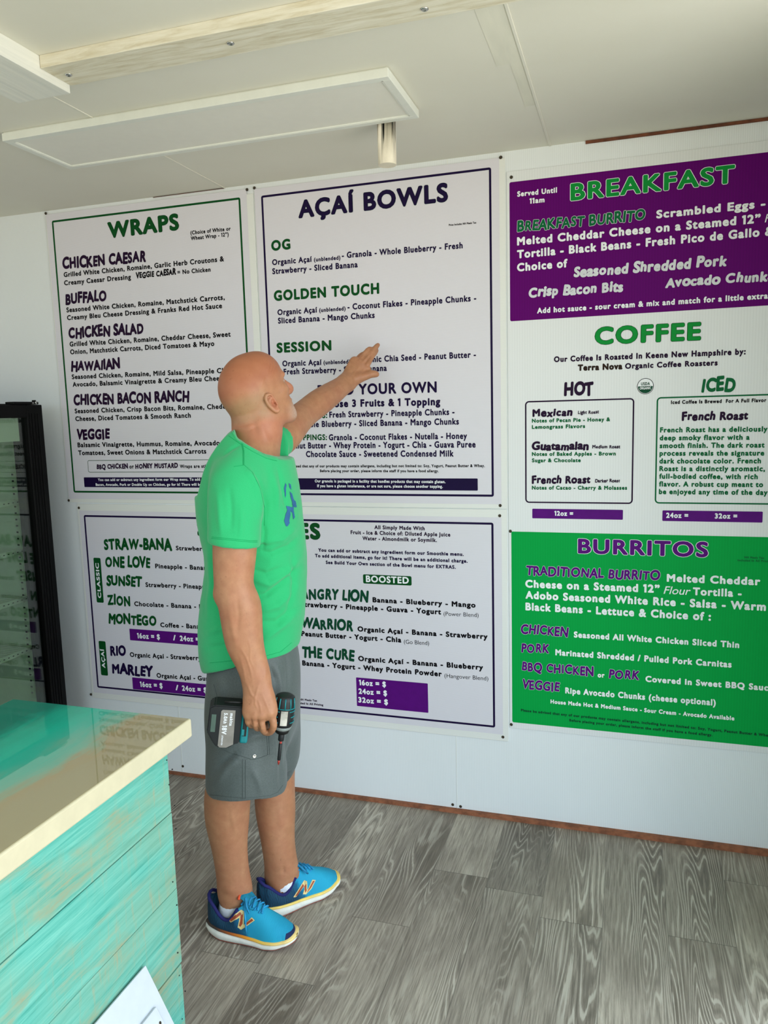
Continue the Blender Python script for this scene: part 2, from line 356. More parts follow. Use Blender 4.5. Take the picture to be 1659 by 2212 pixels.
# ------------------------------------------------------------------ lettering
GC = {}; LAY = {}; FC = bpy.data.curves.new('letters', 'FONT'); FC.resolution_u = 4
def _tess(s, off):
    FC.body = s; FC.offset = off
    o = bpy.data.objects.new('letters', FC); COL.objects.link(o)
    dg = bpy.context.evaluated_depsgraph_get(); dg.update(); ev = o.evaluated_get(dg); me = ev.to_mesh()
    n = len(me.vertices); co = np.empty(n*3, 'f'); me.vertices.foreach_get('co', co); co = co.reshape(-1, 3)[:, :2].copy()
    fs = [tuple(p.vertices) for p in me.polygons]
    ev.to_mesh_clear(); bpy.data.objects.remove(o); return co, fs
_HH = {}
def glyph(c, off):
    k = (c, round(off, 4))
    if k not in GC:
        if off not in _HH:
            a, _ = _tess('HH', 0.0); _HH[off] = a[:, 0].max()-a[:, 0].min()
        b, _ = _tess('H'+c+'H', 0.0); adv = b[:, 0].max()-b[:, 0].min()-_HH[off]
        if c == ' ': GC[k] = (np.zeros((0, 2), 'f'), [], adv)
        elif c == '1':
            o = off; GC[k] = (np.array([(.13-o, 0-o), (.22+o, 0-o), (.22+o, .682+o), (.15-o, .682+o), (-.01-o*.5, .615+o), (.02-o*.5, .53-o), (.13-o, .565-o)], 'f'), [(0, 1, 2, 6), (6, 2, 3), (6, 3, 4, 5)], .30)
        else:
            co, fs = _tess(c, off); c0, f0 = _tess(c, 0.0)
            A0, L0 = _area(c0, f0); A1, _ = _area(co, fs)
            if off > .03 or c in 'M$':
                d = [(off*math.cos(t), off*math.sin(t)) for t in np.linspace(0, 2*math.pi, 11)[:-1]]
                n = len(c0); fs = [tuple(i+j*n for i in q) for j in range(len(d)) for q in f0]
                co = np.vstack([c0+np.array(t, 'f') for t in d]); LAY[id(co)] = np.repeat(np.arange(len(d))*-2.5e-5, n); LAY[('keep', id(co))] = co
            GC[k] = (co, fs, adv)
    return GC[k]
def _area(co, fs):
    A = 0.0; E = {}
    for q in fs:
        p = co[list(q)]; A += abs(float(np.sum(p[:, 0]*np.roll(p[:, 1], -1)-np.roll(p[:, 0], -1)*p[:, 1])))/2
        for a, b in zip(q, q[1:]+q[:1]): e = (min(a, b), max(a, b)); E[e] = E.get(e, 0)+1
    L = sum(float(np.linalg.norm(co[a]-co[b])) for (a, b), n in E.items() if n == 1)
    return A, L
CAPH = .682
class Ink:
    """collects flat printed shapes on one sign face (x, z) at a fixed y"""
    def __init__(s): s.v = []; s.f = []; s.mi = []; s.n = 0; s.mats = []
    def m(s, mat):
        if mat not in s.mats: s.mats.append(mat)
        return s.mats.index(mat)
    def add(s, xz, y, faces, mat, lay=0.0):
        k = s.m(mat); a = np.column_stack([xz[:, 0], np.full(len(xz), y)+lay, xz[:, 1]])
        s.v.append(a); s.f += [tuple(i+s.n for i in q) for q in faces]; s.mi += [k]*len(faces); s.n += len(a)
    def poly(s, pts, y, mat): s.add(np.array(pts, float), y, [tuple(range(len(pts)))], mat)
    def build(s, name, parent):
        if not s.v: return
        me = bpy.data.meshes.new(name); me.from_pydata(np.vstack(s.v).tolist(), [], s.f)
        for i, p in enumerate(me.polygons): p.material_index = s.mi[i]
        me.validate(); o = link(name, me, s.mats); o.parent = parent; o.matrix_parent_inverse = parent.matrix_basis.inverted(); return o
STY = {'bold': (.038, .075, 0, 0), 'heavy': (.050, .095, 0, 0), 'reg': (.008, .02, 0, 0), 'thin': (-.004, 0, 0, 0), 'mark': (.056, .06, .09, 1.25), 'markl': (.046, .055, .07, 1.2), 'ital': (.004, .0, .25, 0)}
def text(ink, s, p0, p1, cap, style, mat, y, outline=None, omat=None, rot=False):
    off, sp, shear, jit = STY[style]
    rnd = random.Random(s+str(round(p0[0], 3)))
    xs = 0.0; items = []
    for c in s:
        co, fs, adv = glyph(c, off)
        items.append((c, xs)); xs += adv+sp
    first = glyph(s[0], off)[0]; last = glyph(s[-1], off)[0]
    left = first[:, 0].min() if len(first) else 0; right = items[-1][1]+(last[:, 0].max() if len(last) else 0)
    ux = (np.array(p1)-np.array(p0)); L = np.linalg.norm(ux); ux = ux/L; uy = np.array([-ux[1], ux[0]])
    sx = L/(right-left); sy = cap/(CAPH+2*off)*(1.06 if style in ('bold', 'heavy') and cap < .03 else 1)
    for ol, mt, yy in ([(outline, omat, y+.0003)] if outline else [])+[(0, mat, y)]:
        rnd = random.Random(s)
        for c, x0 in items:
            co, fs, adv = glyph(c, off+ol)
            a = rnd.uniform(-.07, .07)*jit; dy = rnd.uniform(-.04, .04)*jit; sc = 1+rnd.uniform(-.06, .08)*jit
            if not len(co): continue
            q = co.copy(); cx = adv/2
            q[:, 0] -= cx
            q = q @ np.array([[math.cos(a), math.sin(a)], [-math.sin(a), math.cos(a)]])*sc
            q[:, 0] += cx+shear*q[:, 1]; q[:, 1] += dy+off
            X = (q[:, 0]+x0-left)*sx; Y = q[:, 1]*sy
            ink.add(np.array(p0)+X[:, None]*ux+Y[:, None]*uy, yy, fs, mt, LAY.get(id(co), 0.0))
def rrect(x0, z0, x1, z1, r, n=5):
    pts = []
    for cx, cz, a0 in ((x1-r, z1-r, 0), (x0+r, z1-r, 90), (x0+r, z0+r, 180), (x1-r, z0+r, 270)):
        for i in range(n+1):
            a = math.radians(a0+90*i/n); pts.append((cx+r*math.cos(a), cz+r*math.sin(a)))
    return pts
def frame(ink, x0, z0, x1, z1, w, r, y, mat):
    o = rrect(x0, z0, x1, z1, r); i = rrect(x0+w, z0+w, x1-w, z1-w, max(r-w, .001)); n = len(o)
    ink.add(np.array(o+i), y, [(k, (k+1) % n, n+(k+1) % n, n+k) for k in range(n)], mat)
LINEPARTS = dict(heading='heading', item_names='item_name', ingredient_text='ingredient_line', note_text='note_line', price_text='price_line', price_bar='price_bar', category_tag='category_tag', category_tag_text='category_lettering', border_line='border_line')
class Sign:
    def __init__(s, name, corners, label, boardmat, printrect=None, thick=.005, printmat=None):
        (x0, z0), (x1, z1) = corners
        s.root = tag(empty('menu_sign', ((x0+x1)/2, YW, z0)), label, 'menu sign')
        s.yf = YW-thick
        bm = bmesh.new(); box(bm, (x0, s.yf, z0), (x1, YW-.0002, z1), .001); part('board', bm, boardmat, s.root)
        s.inks = {}
    def ink(s, n):
        if n in LINEPARTS: k = (LINEPARTS[n], len(s.inks)); s.inks[k] = Ink(); return s.inks[k]
        return s.inks.setdefault((n, 0), Ink())
    def pt(s, c, x, y):  # crop coordinates -> board coordinates
        q = P(c[0]+x/c[2], c[1]+y/c[2], s.yf); return (q[0], q[2])
    def T(s, c, part_, st, mat, string, x0, y0, x1, y1, cap, ol=None, om=None, lift=.0012):
        p0 = s.pt(c, x0, y0); p1 = s.pt(c, x1, y1)
        ch = s.pt(c, x0, y0-cap)[1]-p0[1]
        if st != 'rot': text(s.ink(part_), string, p0, p1, ch, st, MT[mat], s.yf-lift, ol, MT[om] if om else None)
    def bar(s, c, part_, mat, quad, r=.003, lift=.0006):
        q = [s.pt(c, *k) for k in quad]  # tl tr br bl
        x0 = (q[0][0]+q[3][0])/2; x1 = (q[1][0]+q[2][0])/2; z1 = (q[0][1]+q[1][1])/2; z0 = (q[2][1]+q[3][1])/2
        s.ink(part_).poly(rrect(x0, z0, x1, z1, r), s.yf-lift, MT[mat]); return x0, z0, x1, z1
    def fr(s, c, part_, mat, quad, w, r, lift=.0007):
        q = [s.pt(c, *k) for k in quad]
        x0 = (q[0][0]+q[3][0])/2; x1 = (q[1][0]+q[2][0])/2; z1 = (q[0][1]+q[1][1])/2; z0 = (q[2][1]+q[3][1])/2
        frame(s.ink(part_), x0, z0, x1, z1, w, r, s.yf-lift, MT[mat])
    def screws(s, pts):
        for q in pts: 
            o = screw('screw', P(*q, s.yf), None); o.parent = s.root; o.matrix_parent_inverse = s.root.matrix_basis.inverted()
    def done(s):
        for n, i in s.inks.items(): i.build(n[0], s.root)
FULL = (0, 0, 1)
def wp(px, py): q = P(px, py, YW-.005); return (q[0], q[2])
# ---- wraps board
A = wp(97, 457); B = wp(545, 404); Cc = wp(150, 1085)
WX1 = wp(546, 404)[0]-.001
s = Sign('wraps', ((A[0], Cc[1]), (WX1, ZC-.035)), 'white WRAPS menu board with green heading and green border line, upper left', MT['board'])
x0, z0, x1, z1 = wp(112, 477)[0], wp(162, 1064)[1], wp(519, 426)[0], wp(112, 477)[1]
m_ = .028
s.ink('printed_ground').poly(rrect(x0-m_, z0-m_, x1+m_, z1+m_, .004), s.yf-.0004, MT['print'])
frame(s.ink('border_line'), x0, z0, x1, z1, .008, .008, s.yf-.0007, MT['green'])
c = (80, 380, 3.456); T = s.T
T(c, 'heading', 'bold', 'green', 'WRAPS', 535, 467, 1062, 403, 120, .012, 'black')
T(c, 'ingredient_text', 'bold', 'black', '(Choice of White or', 1147, 440, 1447, 408, 28); T(c, 'ingredient_text', 'bold', 'black', 'Wheat Wrap - 12”)', 1150, 482, 1432, 450, 28)
T(c, 'item_names', 'mark', 'plum', 'CHICKEN CAESAR', 195, 700, 815, 640, 85)
for st, a in (('Grilled White Chicken, Romaine, Garlic Herb Croutons &', (202, 757, 1397, 638, 35)), ('Creamy Caesar Dressing', (205, 818, 703, 772, 35)), ('= No Chicken', (1050, 737, 1297, 715, 32)),
    ('Seasoned White Chicken, Romaine, Matchstick Carrots,', (222, 1020, 1403, 925, 35)), ('Creamy Bleu Cheese Dressing & Franks Red Hot Sauce', (227, 1078, 1383, 988, 35)),
    ('Grilled White Chicken, Romaine, Cheddar Cheese, Sweet', (246, 1275, 1447, 1200, 35)), ('Onion, Matchstick Carrots, Diced Tomatoes & Mayo', (250, 1333, 1325, 1270, 35))):
    T(c, 'ingredient_text', 'bold', 'black', st, *a)
T(c, 'item_names', 'mark', 'black', 'VEGGIE CAESAR', 740, 768, 1038, 738, 46); T(c, 'item_names', 'mark', 'plum', 'BUFFALO', 215, 962, 522, 935, 82); T(c, 'item_names', 'mark', 'plum', 'CHICKEN SALAD', 238, 1218, 800, 1180, 82)
c = (80, 760, 3.456)
for st, a in (('HAWAIIAN', (257, 148, 620, 130, 78)), ('CHICKEN BACON RANCH', (277, 403, 1135, 375, 80)), ('VEGGIE', (297, 660, 545, 653, 78)), ('BBQ CHICKEN', (447, 877, 680, 872, 38)), ('HONEY MUSTARD', (735, 872, 1053, 868, 38))):
    T(c, 'item_names', 'mark', 'plum', st, *a)
for st, a in (('Seasoned Chicken, Romaine, Mild Salsa, Pineapple Chunks,', (262, 205, 1525, 153, 34)), ('Avocado, Balsamic Vinaigrette & Creamy Bleu Cheese', (268, 262, 1412, 214, 34)),
    ('Seasoned Chicken, Crisp Bacon Bits, Romaine, Cheddar', (284, 460, 1460, 424, 34)), ('Cheese, Diced Tomatoes & Smooth Ranch', (289, 518, 1150, 492, 34)),
    ('Balsamic Vinaigrette, Hummus, Romaine, Avocado,', (305, 713, 1380, 698, 34)), ('Tomatoes, Sweet Onions & Matchstick Carrots', (310, 772, 1265, 760, 34)), ('or', (692, 872, 725, 871, 30)), ('Wraps are still', (1068, 868, 1278, 866, 25))):
    T(c, 'ingredient_text', 'bold', 'black', st, *a)
s.fr(c, 'border_line', 'green', ((378, 812), (1500, 800), (1505, 898), (383, 901)), .0022, .008)
s.bar(c, 'note_bar', 'purple', ((350, 940), (1530, 934), (1535, 1010), (355, 1015)))
T(c, 'note_text', 'bold', 'white', 'You can add or subtract any ingredient form our Wrap menu. To add a', 457, 965, 1240, 962, 19); T(c, 'note_text', 'bold', 'white', 'Bacon, Avocado, Pork or Double Up on Chicken, go for it! There will be', 440, 1001, 1228, 1000, 19)
s.screws(((99, 461), (533.6, 409.6), (148.7, 1081))); s.done()
# ---- bowls board
BX0 = wp(549, 404)[0]; BX1 = wp(1091, 330)[0]
s = Sign('bowls', ((BX0, wp(1090, 1099)[1]), (BX1, ZC-.022)), 'white AÇAÍ BOWLS menu board with dark purple heading, the one he points at', MT['board']); T = s.T
x0, z0, x1, z1 = wp(564, 423)[0], wp(1062, 1073)[1], wp(1061, 363)[0], wp(564, 423)[1]
s.ink('printed_ground').poly(rrect(x0-m_, z0-m_, x1+m_, z1+m_, .004), s.yf-.0004, MT['print'])
frame(s.ink('border_line'), x0, z0, x1, z1, .008, .008, s.yf-.0007, MT['purple'])
c = (530, 320, 2.860)
T(c, 'heading', 'bold', 'purple', 'AÇAÍ BOWLS', 330, 434, 1252, 330, 110, .010, 'dgreen')
T(c, 'note_text', 'bold', 'black', 'Price Includes NH Meals Tax', 1258, 482, 1427, 466, 12)
T(c, 'item_names', 'heavy', 'green', 'OG', 162, 637, 280, 625, 66); T(c, 'item_names', 'heavy', 'green', 'GOLDEN TOUCH', 178, 946, 828, 900, 66)
K = 'ingredient_text'
for st, a in (('Organic Açaí', (167, 724, 412, 703, 34)), ('(unblended)', (425, 702, 588, 689, 24)), ('- Granola - Whole Blueberry - Fresh', (597, 682, 1343, 620, 36)), ('Strawberry - Sliced Banana', (168, 780, 695, 737, 35)),
    ('Organic Açaí', (200, 1033, 445, 1016, 34)), ('(unblended)', (457, 1014, 620, 1003, 24)), ('- Coconut Flakes - Pineapple Chunks -', (632, 1000, 1427, 945, 36)), ('Sliced Banana - Mango Chunks', (203, 1085, 800, 1050, 35))):
    T(c, K, 'bold', 'purple', st, *a)
c = (530, 720, 2.860)
T(c, 'item_names', 'heavy', 'green', 'SESSION', 195, 122, 533, 106, 63)
T(c, 'heading', 'bold', 'purple', 'BUILD YOUR OWN', 448, 386, 1183, 366, 66); T(c, 'heading', 'heavy', 'purple', 'Choose 3 Fruits & 1 Topping', 446, 460, 1205, 445, 44)
T(c, 'item_names', 'bold', 'green', 'FRUITS:', 355, 530, 507, 524, 34); T(c, 'item_names', 'bold', 'green', 'TOPPINGS:', 298, 662, 505, 660, 34)
for st, a in (('Organic Açaí', (230, 205, 472, 196, 34)), ('(unblended)', (484, 193, 648, 187, 24)), ('- Organic Chia Seed - Peanut Butter -', (660, 185, 1425, 150, 36)), ('Fresh Strawberry - Sliced Banana', (238, 256, 875, 233, 35)),
    ('Fresh Strawberry - Pineapple Chunks -', (520, 522, 1293, 504, 36)), ('Whole Blueberry - Sliced Banana - Mango Chunks', (332, 582, 1320, 564, 36)), ('Granola - Coconut Flakes - Nutella - Honey', (517, 662, 1370, 653, 36)),
    ('Peanut Butter - Whey Protein - Yogurt - Chia - Guava Puree', (255, 713, 1423, 706, 36)), ('Chocolate Sauce - Sweetened Condensed Milk', (376, 765, 1287, 762, 36))):
    T(c, K, 'bold', 'purple', st, *a)
T(c, 'note_text', 'bold', 'black', 'Please be advised that any of our products may contain allergens, including but not limited to: Soy, Yogurt, Peanut Butter & Whey.', 188, 829, 1480, 827, 16)
T(c, 'note_text', 'bold', 'black', 'Before placing your order, please inform the staff if you have a food allergy.', 462, 858, 1195, 859, 16)
s.bar(c, 'note_bar', 'purple', ((215, 893), (1435, 899), (1437, 971), (218, 966)))
T(c, 'note_text', 'bold', 'white', 'Our granola is packaged in a facility that handles products that may contain gluten.', 430, 921, 1237, 926, 17); T(c, 'note_text', 'bold', 'white', 'If you have a gluten intolerance, or are not sure, please choose another topping.', 445, 951, 1220, 955, 17)
s.screws(((549.5, 406), (1081.7, 340), (1080.5, 1092))); s.done()
# ---- smoothies board
s = Sign('smoothies', ((wp(165, 1092)[0]+.003, wp(1097, 1602)[1]), (wp(1095, 1110)[0], wp(1090, 1100)[1]-.001)), 'wide white SMOOTHIES menu board with purple border, lowest behind the man', MT['board']); T = s.T
x0, z0, x1, z1 = wp(181, 1113)[0], wp(1072, 1572)[1], wp(1066, 1130)[0], wp(1066, 1129)[1]
s.ink('printed_ground').poly(rrect(x0-.022, z0-.025, x1+.03, z1+.02, .004), s.yf-.0004, MT['print'])
frame(s.ink('border_line'), x0, z0, x1, z1, .008, .008, s.yf-.0007, MT['purple'])
T(FULL, 'heading', 'heavy', 'green', 'SMOOTHIES', 427.3, 1158.5, 692.4, 1165.6, 33.5, .010, 'black')
c = (150, 1080, 3.253)
for st, a in (('STRAW-BANA', (245, 350, 722, 355, 82)), ('ONE LOVE', (254, 472, 570, 482, 76)), ('SUNSET', (262, 600, 510, 612, 72)), ('ZION', (270, 738, 430, 745, 73)), ('MONTEGO', (278, 870, 614, 888, 72))):
    T(c, 'item_names', 'mark', 'green', st, *a)
T(c, 'item_names', 'mark', 'purple', 'RIO', 290, 1095, 400, 1099, 72); T(c, 'item_names', 'mark', 'purple', 'MARLEY', 302, 1222, 587, 1245, 72)
for st, a in (('Strawberry', (750, 353, 978, 360, 30)), ('Pineapple - Banana', (605, 480, 990, 494, 31)), ('Strawberry - Pineapple', (537, 611, 992, 628, 31)), ('Chocolate - Banana - Peanut', (458, 745, 1055, 772, 31)), ('Coffee - Banana', (641, 893, 962, 908, 31)),
    ('Organic Açaí - Strawberry -', (427, 1102, 957, 1130, 31)), ('Organic Açaí - Guava', (615, 1248, 1020, 1275, 31))):
    T(c, K, 'bold', 'black', st, *a)
s.bar(c, 'price_bar', 'violet', ((422, 912), (1250, 955), (1253, 1045), (427, 989))); s.bar(c, 'price_bar', 'violet', ((442, 1259), (1265, 1310), (1268, 1408), (447, 1332)))
for st, a in (('16oz = $', (478, 972, 638, 981, 36)), ('/', (730, 986, 750, 987, 36)), ('24oz = $', (778, 990, 955, 1000, 36)), ('16oz = $', (498, 1313, 657, 1324, 36)), ('/', (748, 1336, 768, 1338, 36)), ('24oz = $', (793, 1340, 967, 1355, 36))):
    T(c, 'price_text', 'heavy', 'white', st, *a)
for quad, st, p0, p1 in ((((172, 408), (220, 405), (240, 718), (190, 724)), 'CLASSIC', (229, 690), (213, 443)), (((207, 993), (255, 990), (270, 1230), (222, 1235)), 'AÇAÍ', (262, 1182), (246, 1048))):
    x_, z_, xx_, zz_ = s.bar(c, 'category_tag', 'green', quad, .006)
    q0 = s.pt(c, *p0); q1 = s.pt(c, *p1); xm = (x_+xx_)/2+.008
    text(s.ink('category_tag_text'), st, (xm, q0[1]), (xm, q1[1]), .017, 'bold', MT['white'], s.yf-.0012)
c = (620, 1080, 3.386)
for st, a in (('All Simply Made With', (640, 213, 1008, 222, 27)), ('Fruit - Ice & Choice of: Diluted Apple Juice', (467, 250, 1195, 268, 27)), ('Water - Almondmilk or Soymilk.', (553, 294, 1097, 308, 27))): T(c, 'note_text', 'bold', 'plum', st, *a)
for st, a in (('You can add or subtract any ingredient form our Smoothie menu.', (230, 378, 1293, 410, 24)), ('To add additional items, go for it! There will be an additional charge.', (206, 419, 1322, 460, 24)), ('See Build Your Own section of the Bowl menu for EXTRAS.', (285, 468, 1235, 504, 24))): T(c, 'note_text', 'heavy', 'purple', st, *a)
s.bar(c, 'category_tag', 'green', ((556, 543), (912, 558), (911, 627), (557, 610)), .006); T(c, 'category_tag_text', 'bold', 'white', 'BOOSTED', 578, 600, 892, 613, 46)
for st, a in (('ANGRY LION', (103, 722, 592, 748, 82)), ('WARRIOR', (104, 938, 485, 958, 80)), ('THE CURE', (110, 1155, 492, 1177, 80))): T(c, 'item_names', 'mark', 'dgreen', st, *a)
for st, a in (('Banana - Blueberry - Mango', (627, 748, 1380, 788, 36)), ('Strawberry - Pineapple - Guava - Yogurt', (103, 780, 1128, 838, 36)), ('Organic Açaí - Banana - Strawberry', (517, 961, 1468, 1019, 36)), ('Peanut Butter - Yogurt - Chia', (106, 995, 837, 1043, 36)),
    ('Organic Açaí - Banana - Blueberry', (522, 1177, 1435, 1244, 36)), ('Banana - Yogurt - Whey Protein Powder', (113, 1210, 1133, 1292, 36))): T(c, K, 'heavy', 'black', st, *a)
for st, a in (('(Power Blend)', (1146, 845, 1402, 856, 29)), ('(Go Blend)', (856, 1050, 1040, 1061, 29)), ('(Hangover Blend)', (1153, 1298, 1473, 1320, 29))): T(c, K, 'thin', 'black', st, *a)
s.bar(c, 'price_bar', 'violet', ((505, 1297), (1030, 1342), (1034, 1558), (512, 1505)))
for st, a in (('16oz = $', (528, 1354, 725, 1368, 38)), ('24oz = $', (525, 1417, 733, 1433, 38)), ('32oz = $', (523, 1480, 740, 1498, 38))): T(c, 'price_text', 'heavy', 'white', st, *a)
T(c, 'note_text', 'bold', 'plum', 'NH Meals Tax', 93, 1465, 221, 1475, 14); T(c, 'note_text', 'bold', 'plum', 'Included In All Pricing', 53, 1489, 266, 1506, 14)
s.screws(((170.5, 1097), (196.5, 1500), (1079.5, 1114), (1086.5, 1592))); s.done()
# ---- breakfast / coffee / burritos board
RX0 = wp(1097, 800)[0]; RX1 = XR-.012
s = Sign('breakfast', ((RX0, wp(1100, 1572)[1]), (RX1, wp(1097, 371)[1])), 'tall BREAKFAST, COFFEE and BURRITOS menu board in purple, white and green, rightmost on the wall', MT['rboard']); T = s.T
c = (1080, 320, 2.865); px0 = wp(1101, 500)[0]; px1 = RX1-.022
s.ink('purple_panel').poly(rrect(px0, wp(1101.6, 694.2)[1], px1, wp(1101, 394)[1], .006), s.yf-.0004, MT['vpanel'])
s.ink('green_panel').poly(rrect(px0, wp(1108, 1560)[1], px1, wp(1103, 1148)[1], .006), s.yf-.0004, MT['gpanel'])
T(c, 'heading', 'bold', 'bgreen', 'BREAKFAST', 437, 328, 1452, 216, 108, .022, 'white')
for st, a in (('Served Until', (107, 302, 353, 276, 32)), ('11am', (183, 345, 276, 336, 32)), ('Scrambled Eggs -', (967, 437, 1642, 368, 49)), ('Melted Cheddar Cheese on a Steamed 12”', (106, 604, 1612, 463, 49)), ('Tortilla - Black Beans - Fresh Pico de Gallo &', (106, 684, 1692, 540, 49)), ('Choice of', (106, 765, 418, 738, 49)),
    ('Add hot sauce - sour cream & mix and match for a little extra', (230, 1024, 1657, 932, 33))): T(c, K, 'heavy', 'white', st, *a)
T(c, K, 'ital', 'white', 'Flour', 1638, 460, 1780, 447, 50)
T(c, 'item_names', 'markl', 'lime', 'BREAKFAST BURRITO', 108, 522, 898, 447, 66, .022, 'white')
for st, a in (('Seasoned Shredded Pork', (455, 800, 1403, 730, 66)), ('Crisp Bacon Bits', (175, 927, 762, 887, 64)), ('Avocado Chunks', (1020, 866, 1690, 820, 64))): T(c, 'item_names', 'mark', 'grey', st, *a)
c = (1080, 680, 2.865)
T(c, 'heading', 'bold', 'bgreen', 'COFFEE', 587, 186, 1242, 157, 108, .016, 'black')
T(c, K, 'heavy', 'plum', 'Our Coffee Is Roasted In Keene New Hampshire by:', 334, 294, 1520, 246, 34); T(c, K, 'heavy', 'brown', 'Terra Nova', 482, 347, 757, 337, 36, .02, 'brown'); T(c, K, 'heavy', 'plum', 'Organic Coffee Roasters', 774, 335, 1347, 314, 33)
T(c, 'item_names', 'mark', 'plum', 'HOT', 398, 505, 577, 497, 82); T(c, 'item_names', 'mark', 'lime', 'ICED', 1245, 480, 1452, 475, 88)
s.fr(c, 'border_line', 'plum', ((157, 537), (832, 512), (822, 1171), (155, 1164)), .005, .014)
q = s.pt(c, 957, 1168); q2 = s.pt(c, 970, 510); frame(s.ink('border_line'), (q[0]+q2[0])/2, q[1], px1-.02, q2[1], .005, .014, s.yf-.0007, MT['lime'])
for st, a in (('Mexican', (200, 633, 447, 627, 50)), ('Guatamalan', (198, 840, 547, 836, 50)), ('French Roast', (198, 1045, 560, 1044, 50)), ('French Roast', (1125, 655, 1535, 650, 55))): T(c, 'item_names', 'mark', 'plum', st, *a)
for st, a in (('Light Roast', (482, 616, 612, 611, 22)), ('Medium Roast', (572, 828, 744, 826, 22)), ('Darker Roast', (588, 1038, 742, 1037, 22))): T(c, 'item_names', 'markl', 'plum', st, *a)
for st, a in (('Notes of Pecan Pie - Honey &', (198, 668, 682, 659, 23)), ('Lemongrass Flavors', (198, 707, 527, 701, 23)), ('Notes of Baked Apples - Brown', (198, 874, 717, 871, 23)), ('Sugar & Chocolate', (198, 913, 500, 912, 23)), ('Notes of Cacao - Cherry & Molasses', (198, 1082, 787, 1083, 23)),
    ('French Roast has a deliciously', (990, 729, 1655, 723, 31)), ('deep smoky flavor with a', (988, 778, 1545, 774, 31)), ('smooth finish. The dark roast', (988, 826, 1637, 822, 31)), ('process reveals the signature', (987, 873, 1635, 872, 31)), ('dark chocolate color. French', (986, 921, 1615, 920, 31)),
    ('Roast is a distinctly aromatic,', (986, 968, 1640, 969, 31)), ('full-bodied coffee, with rich', (985, 1015, 1595, 1018, 31)), ('flavor. A robust cup meant to', (984, 1063, 1628, 1067, 31)), ('be enjoyed any time of the day.', (983, 1110, 1668, 1116, 31))): T(c, K, 'heavy', 'lime', st, *a)
T(c, K, 'heavy', 'black', 'Iced Coffee Is Brewed  For A Full Flavor', 1058, 553, 1648, 540, 22)
s.bar(c, 'price_bar', 'violet', ((200, 1199), (762, 1208), (760, 1270), (200, 1258))); s.bar(c, 'price_bar', 'violet', ((1005, 1210), (1627, 1218), (1624, 1287), (1005, 1275)))
for st, a in (('12oz =', (337, 1243, 453, 1245, 28)), ('24oz =', (1028, 1257, 1165, 1258, 31)), ('32oz =', (1329, 1261, 1468, 1262, 31))): T(c, 'price_text', 'heavy', 'white', st, *a)
# round organic seal
cx_, cz_ = s.pt(c, 900, 442); rr_ = abs(s.pt(c, 952, 442)[0]-cx_)
I = s.ink('organic_seal'); circ = lambda r, a0=0, a1=360, n=40: [(cx_+r*math.cos(math.radians(a0+(a1-a0)*i/n)), cz_+r*math.sin(math.radians(a0+(a1-a0)*i/n))) for i in range(n+(0 if a1-a0 == 360 else 1))]
o_ = circ(rr_); i_ = circ(rr_*.93); n_ = len(o_); I.add(np.array(o_+i_), s.yf-.0009, [(k, (k+1) % n_, n_+(k+1) % n_, n_+k) for k in range(n_)], MT['black'])
I.poly(i_, s.yf-.0008, MT['white']); I.poly(circ(rr_*.88, 180, 360), s.yf-.0012, MT['dgreen'])
for kx in (-.35, -.05, .3): I.poly([(cx_+rr_*(kx-.1), cz_-rr_*.80), (cx_+rr_*(kx-.07), cz_-rr_*.80), (cx_+rr_*(kx+.25), cz_-rr_*.47), (cx_+rr_*(kx+.22), cz_-rr_*.47)], s.yf-.0014, MT['lime'])
text(I, 'USDA', (cx_-rr_*.53, cz_+rr_*.12), (cx_+rr_*.53, cz_+rr_*.12), rr_*.36, 'bold', MT['dgreen'], s.yf-.0014); text(I, 'ORGANIC', (cx_-rr_*.68, cz_-rr_*.40), (cx_+rr_*.68, cz_-rr_*.40), rr_*.31, 'bold', MT['white'], s.yf-.0016)
c = (1080, 1120, 2.865)
T(c, 'heading', 'bold', 'violet', 'BURRITOS', 482, 216, 1288, 241, 92, .022, 'white')
T(c, 'note_text', 'bold', 'lime', 'NH Meals Tax', 1512, 246, 1634, 250, 12); T(c, 'note_text', 'bold', 'lime', 'Included In All Pricing', 1470, 264, 1680, 271, 12)
for st, a in (('TRADITIONAL BURRITO', (160, 351, 988, 387, 58)), ('CHICKEN', (130, 711, 418, 732, 58)), ('PORK', (132, 827, 304, 837, 58)), ('BBQ CHICKEN', (134, 940, 578, 978, 58)), ('PORK', (673, 987, 861, 1002, 58)), ('VEGGIE', (135, 1054, 368, 1074, 58))): T(c, 'item_names', 'markl', 'violet', st, *a, .018, 'white')
for st, a in (('Melted Cheddar', (1032, 391, 1610, 414, 46)), ('Cheese on a Steamed 12”', (157, 427, 988, 461, 46)), ('Tortilla -', (1193, 474, 1495, 487, 46)), ('Adobo Seasoned White Rice - Salsa - Warm', (158, 496, 1645, 572, 46)), ('Black Beans - Lettuce & Choice of :', (158, 568, 1305, 633, 46)),
    ('Seasoned All White Chicken Sliced Thin', (457, 736, 1480, 802, 36)), ('Marinated Shredded / Pulled Pork Carnitas', (343, 846, 1433, 923, 36)), ('or', (605, 983, 648, 985, 30)), ('Covered in Sweet BBQ Sauce', (900, 1010, 1693, 1069, 36)), ('Ripe Avocado Chunks (cheese optional)', (404, 1082, 1335, 1159, 36)),
    ('House Made Hot & Medium Sauce - Sour Cream - Avocado Available', (313, 1144, 1450, 1250, 24))): T(c, K, 'heavy', 'white', st, *a)
T(c, K, 'ital', 'white', 'Flour', 1012, 465, 1172, 473, 47)
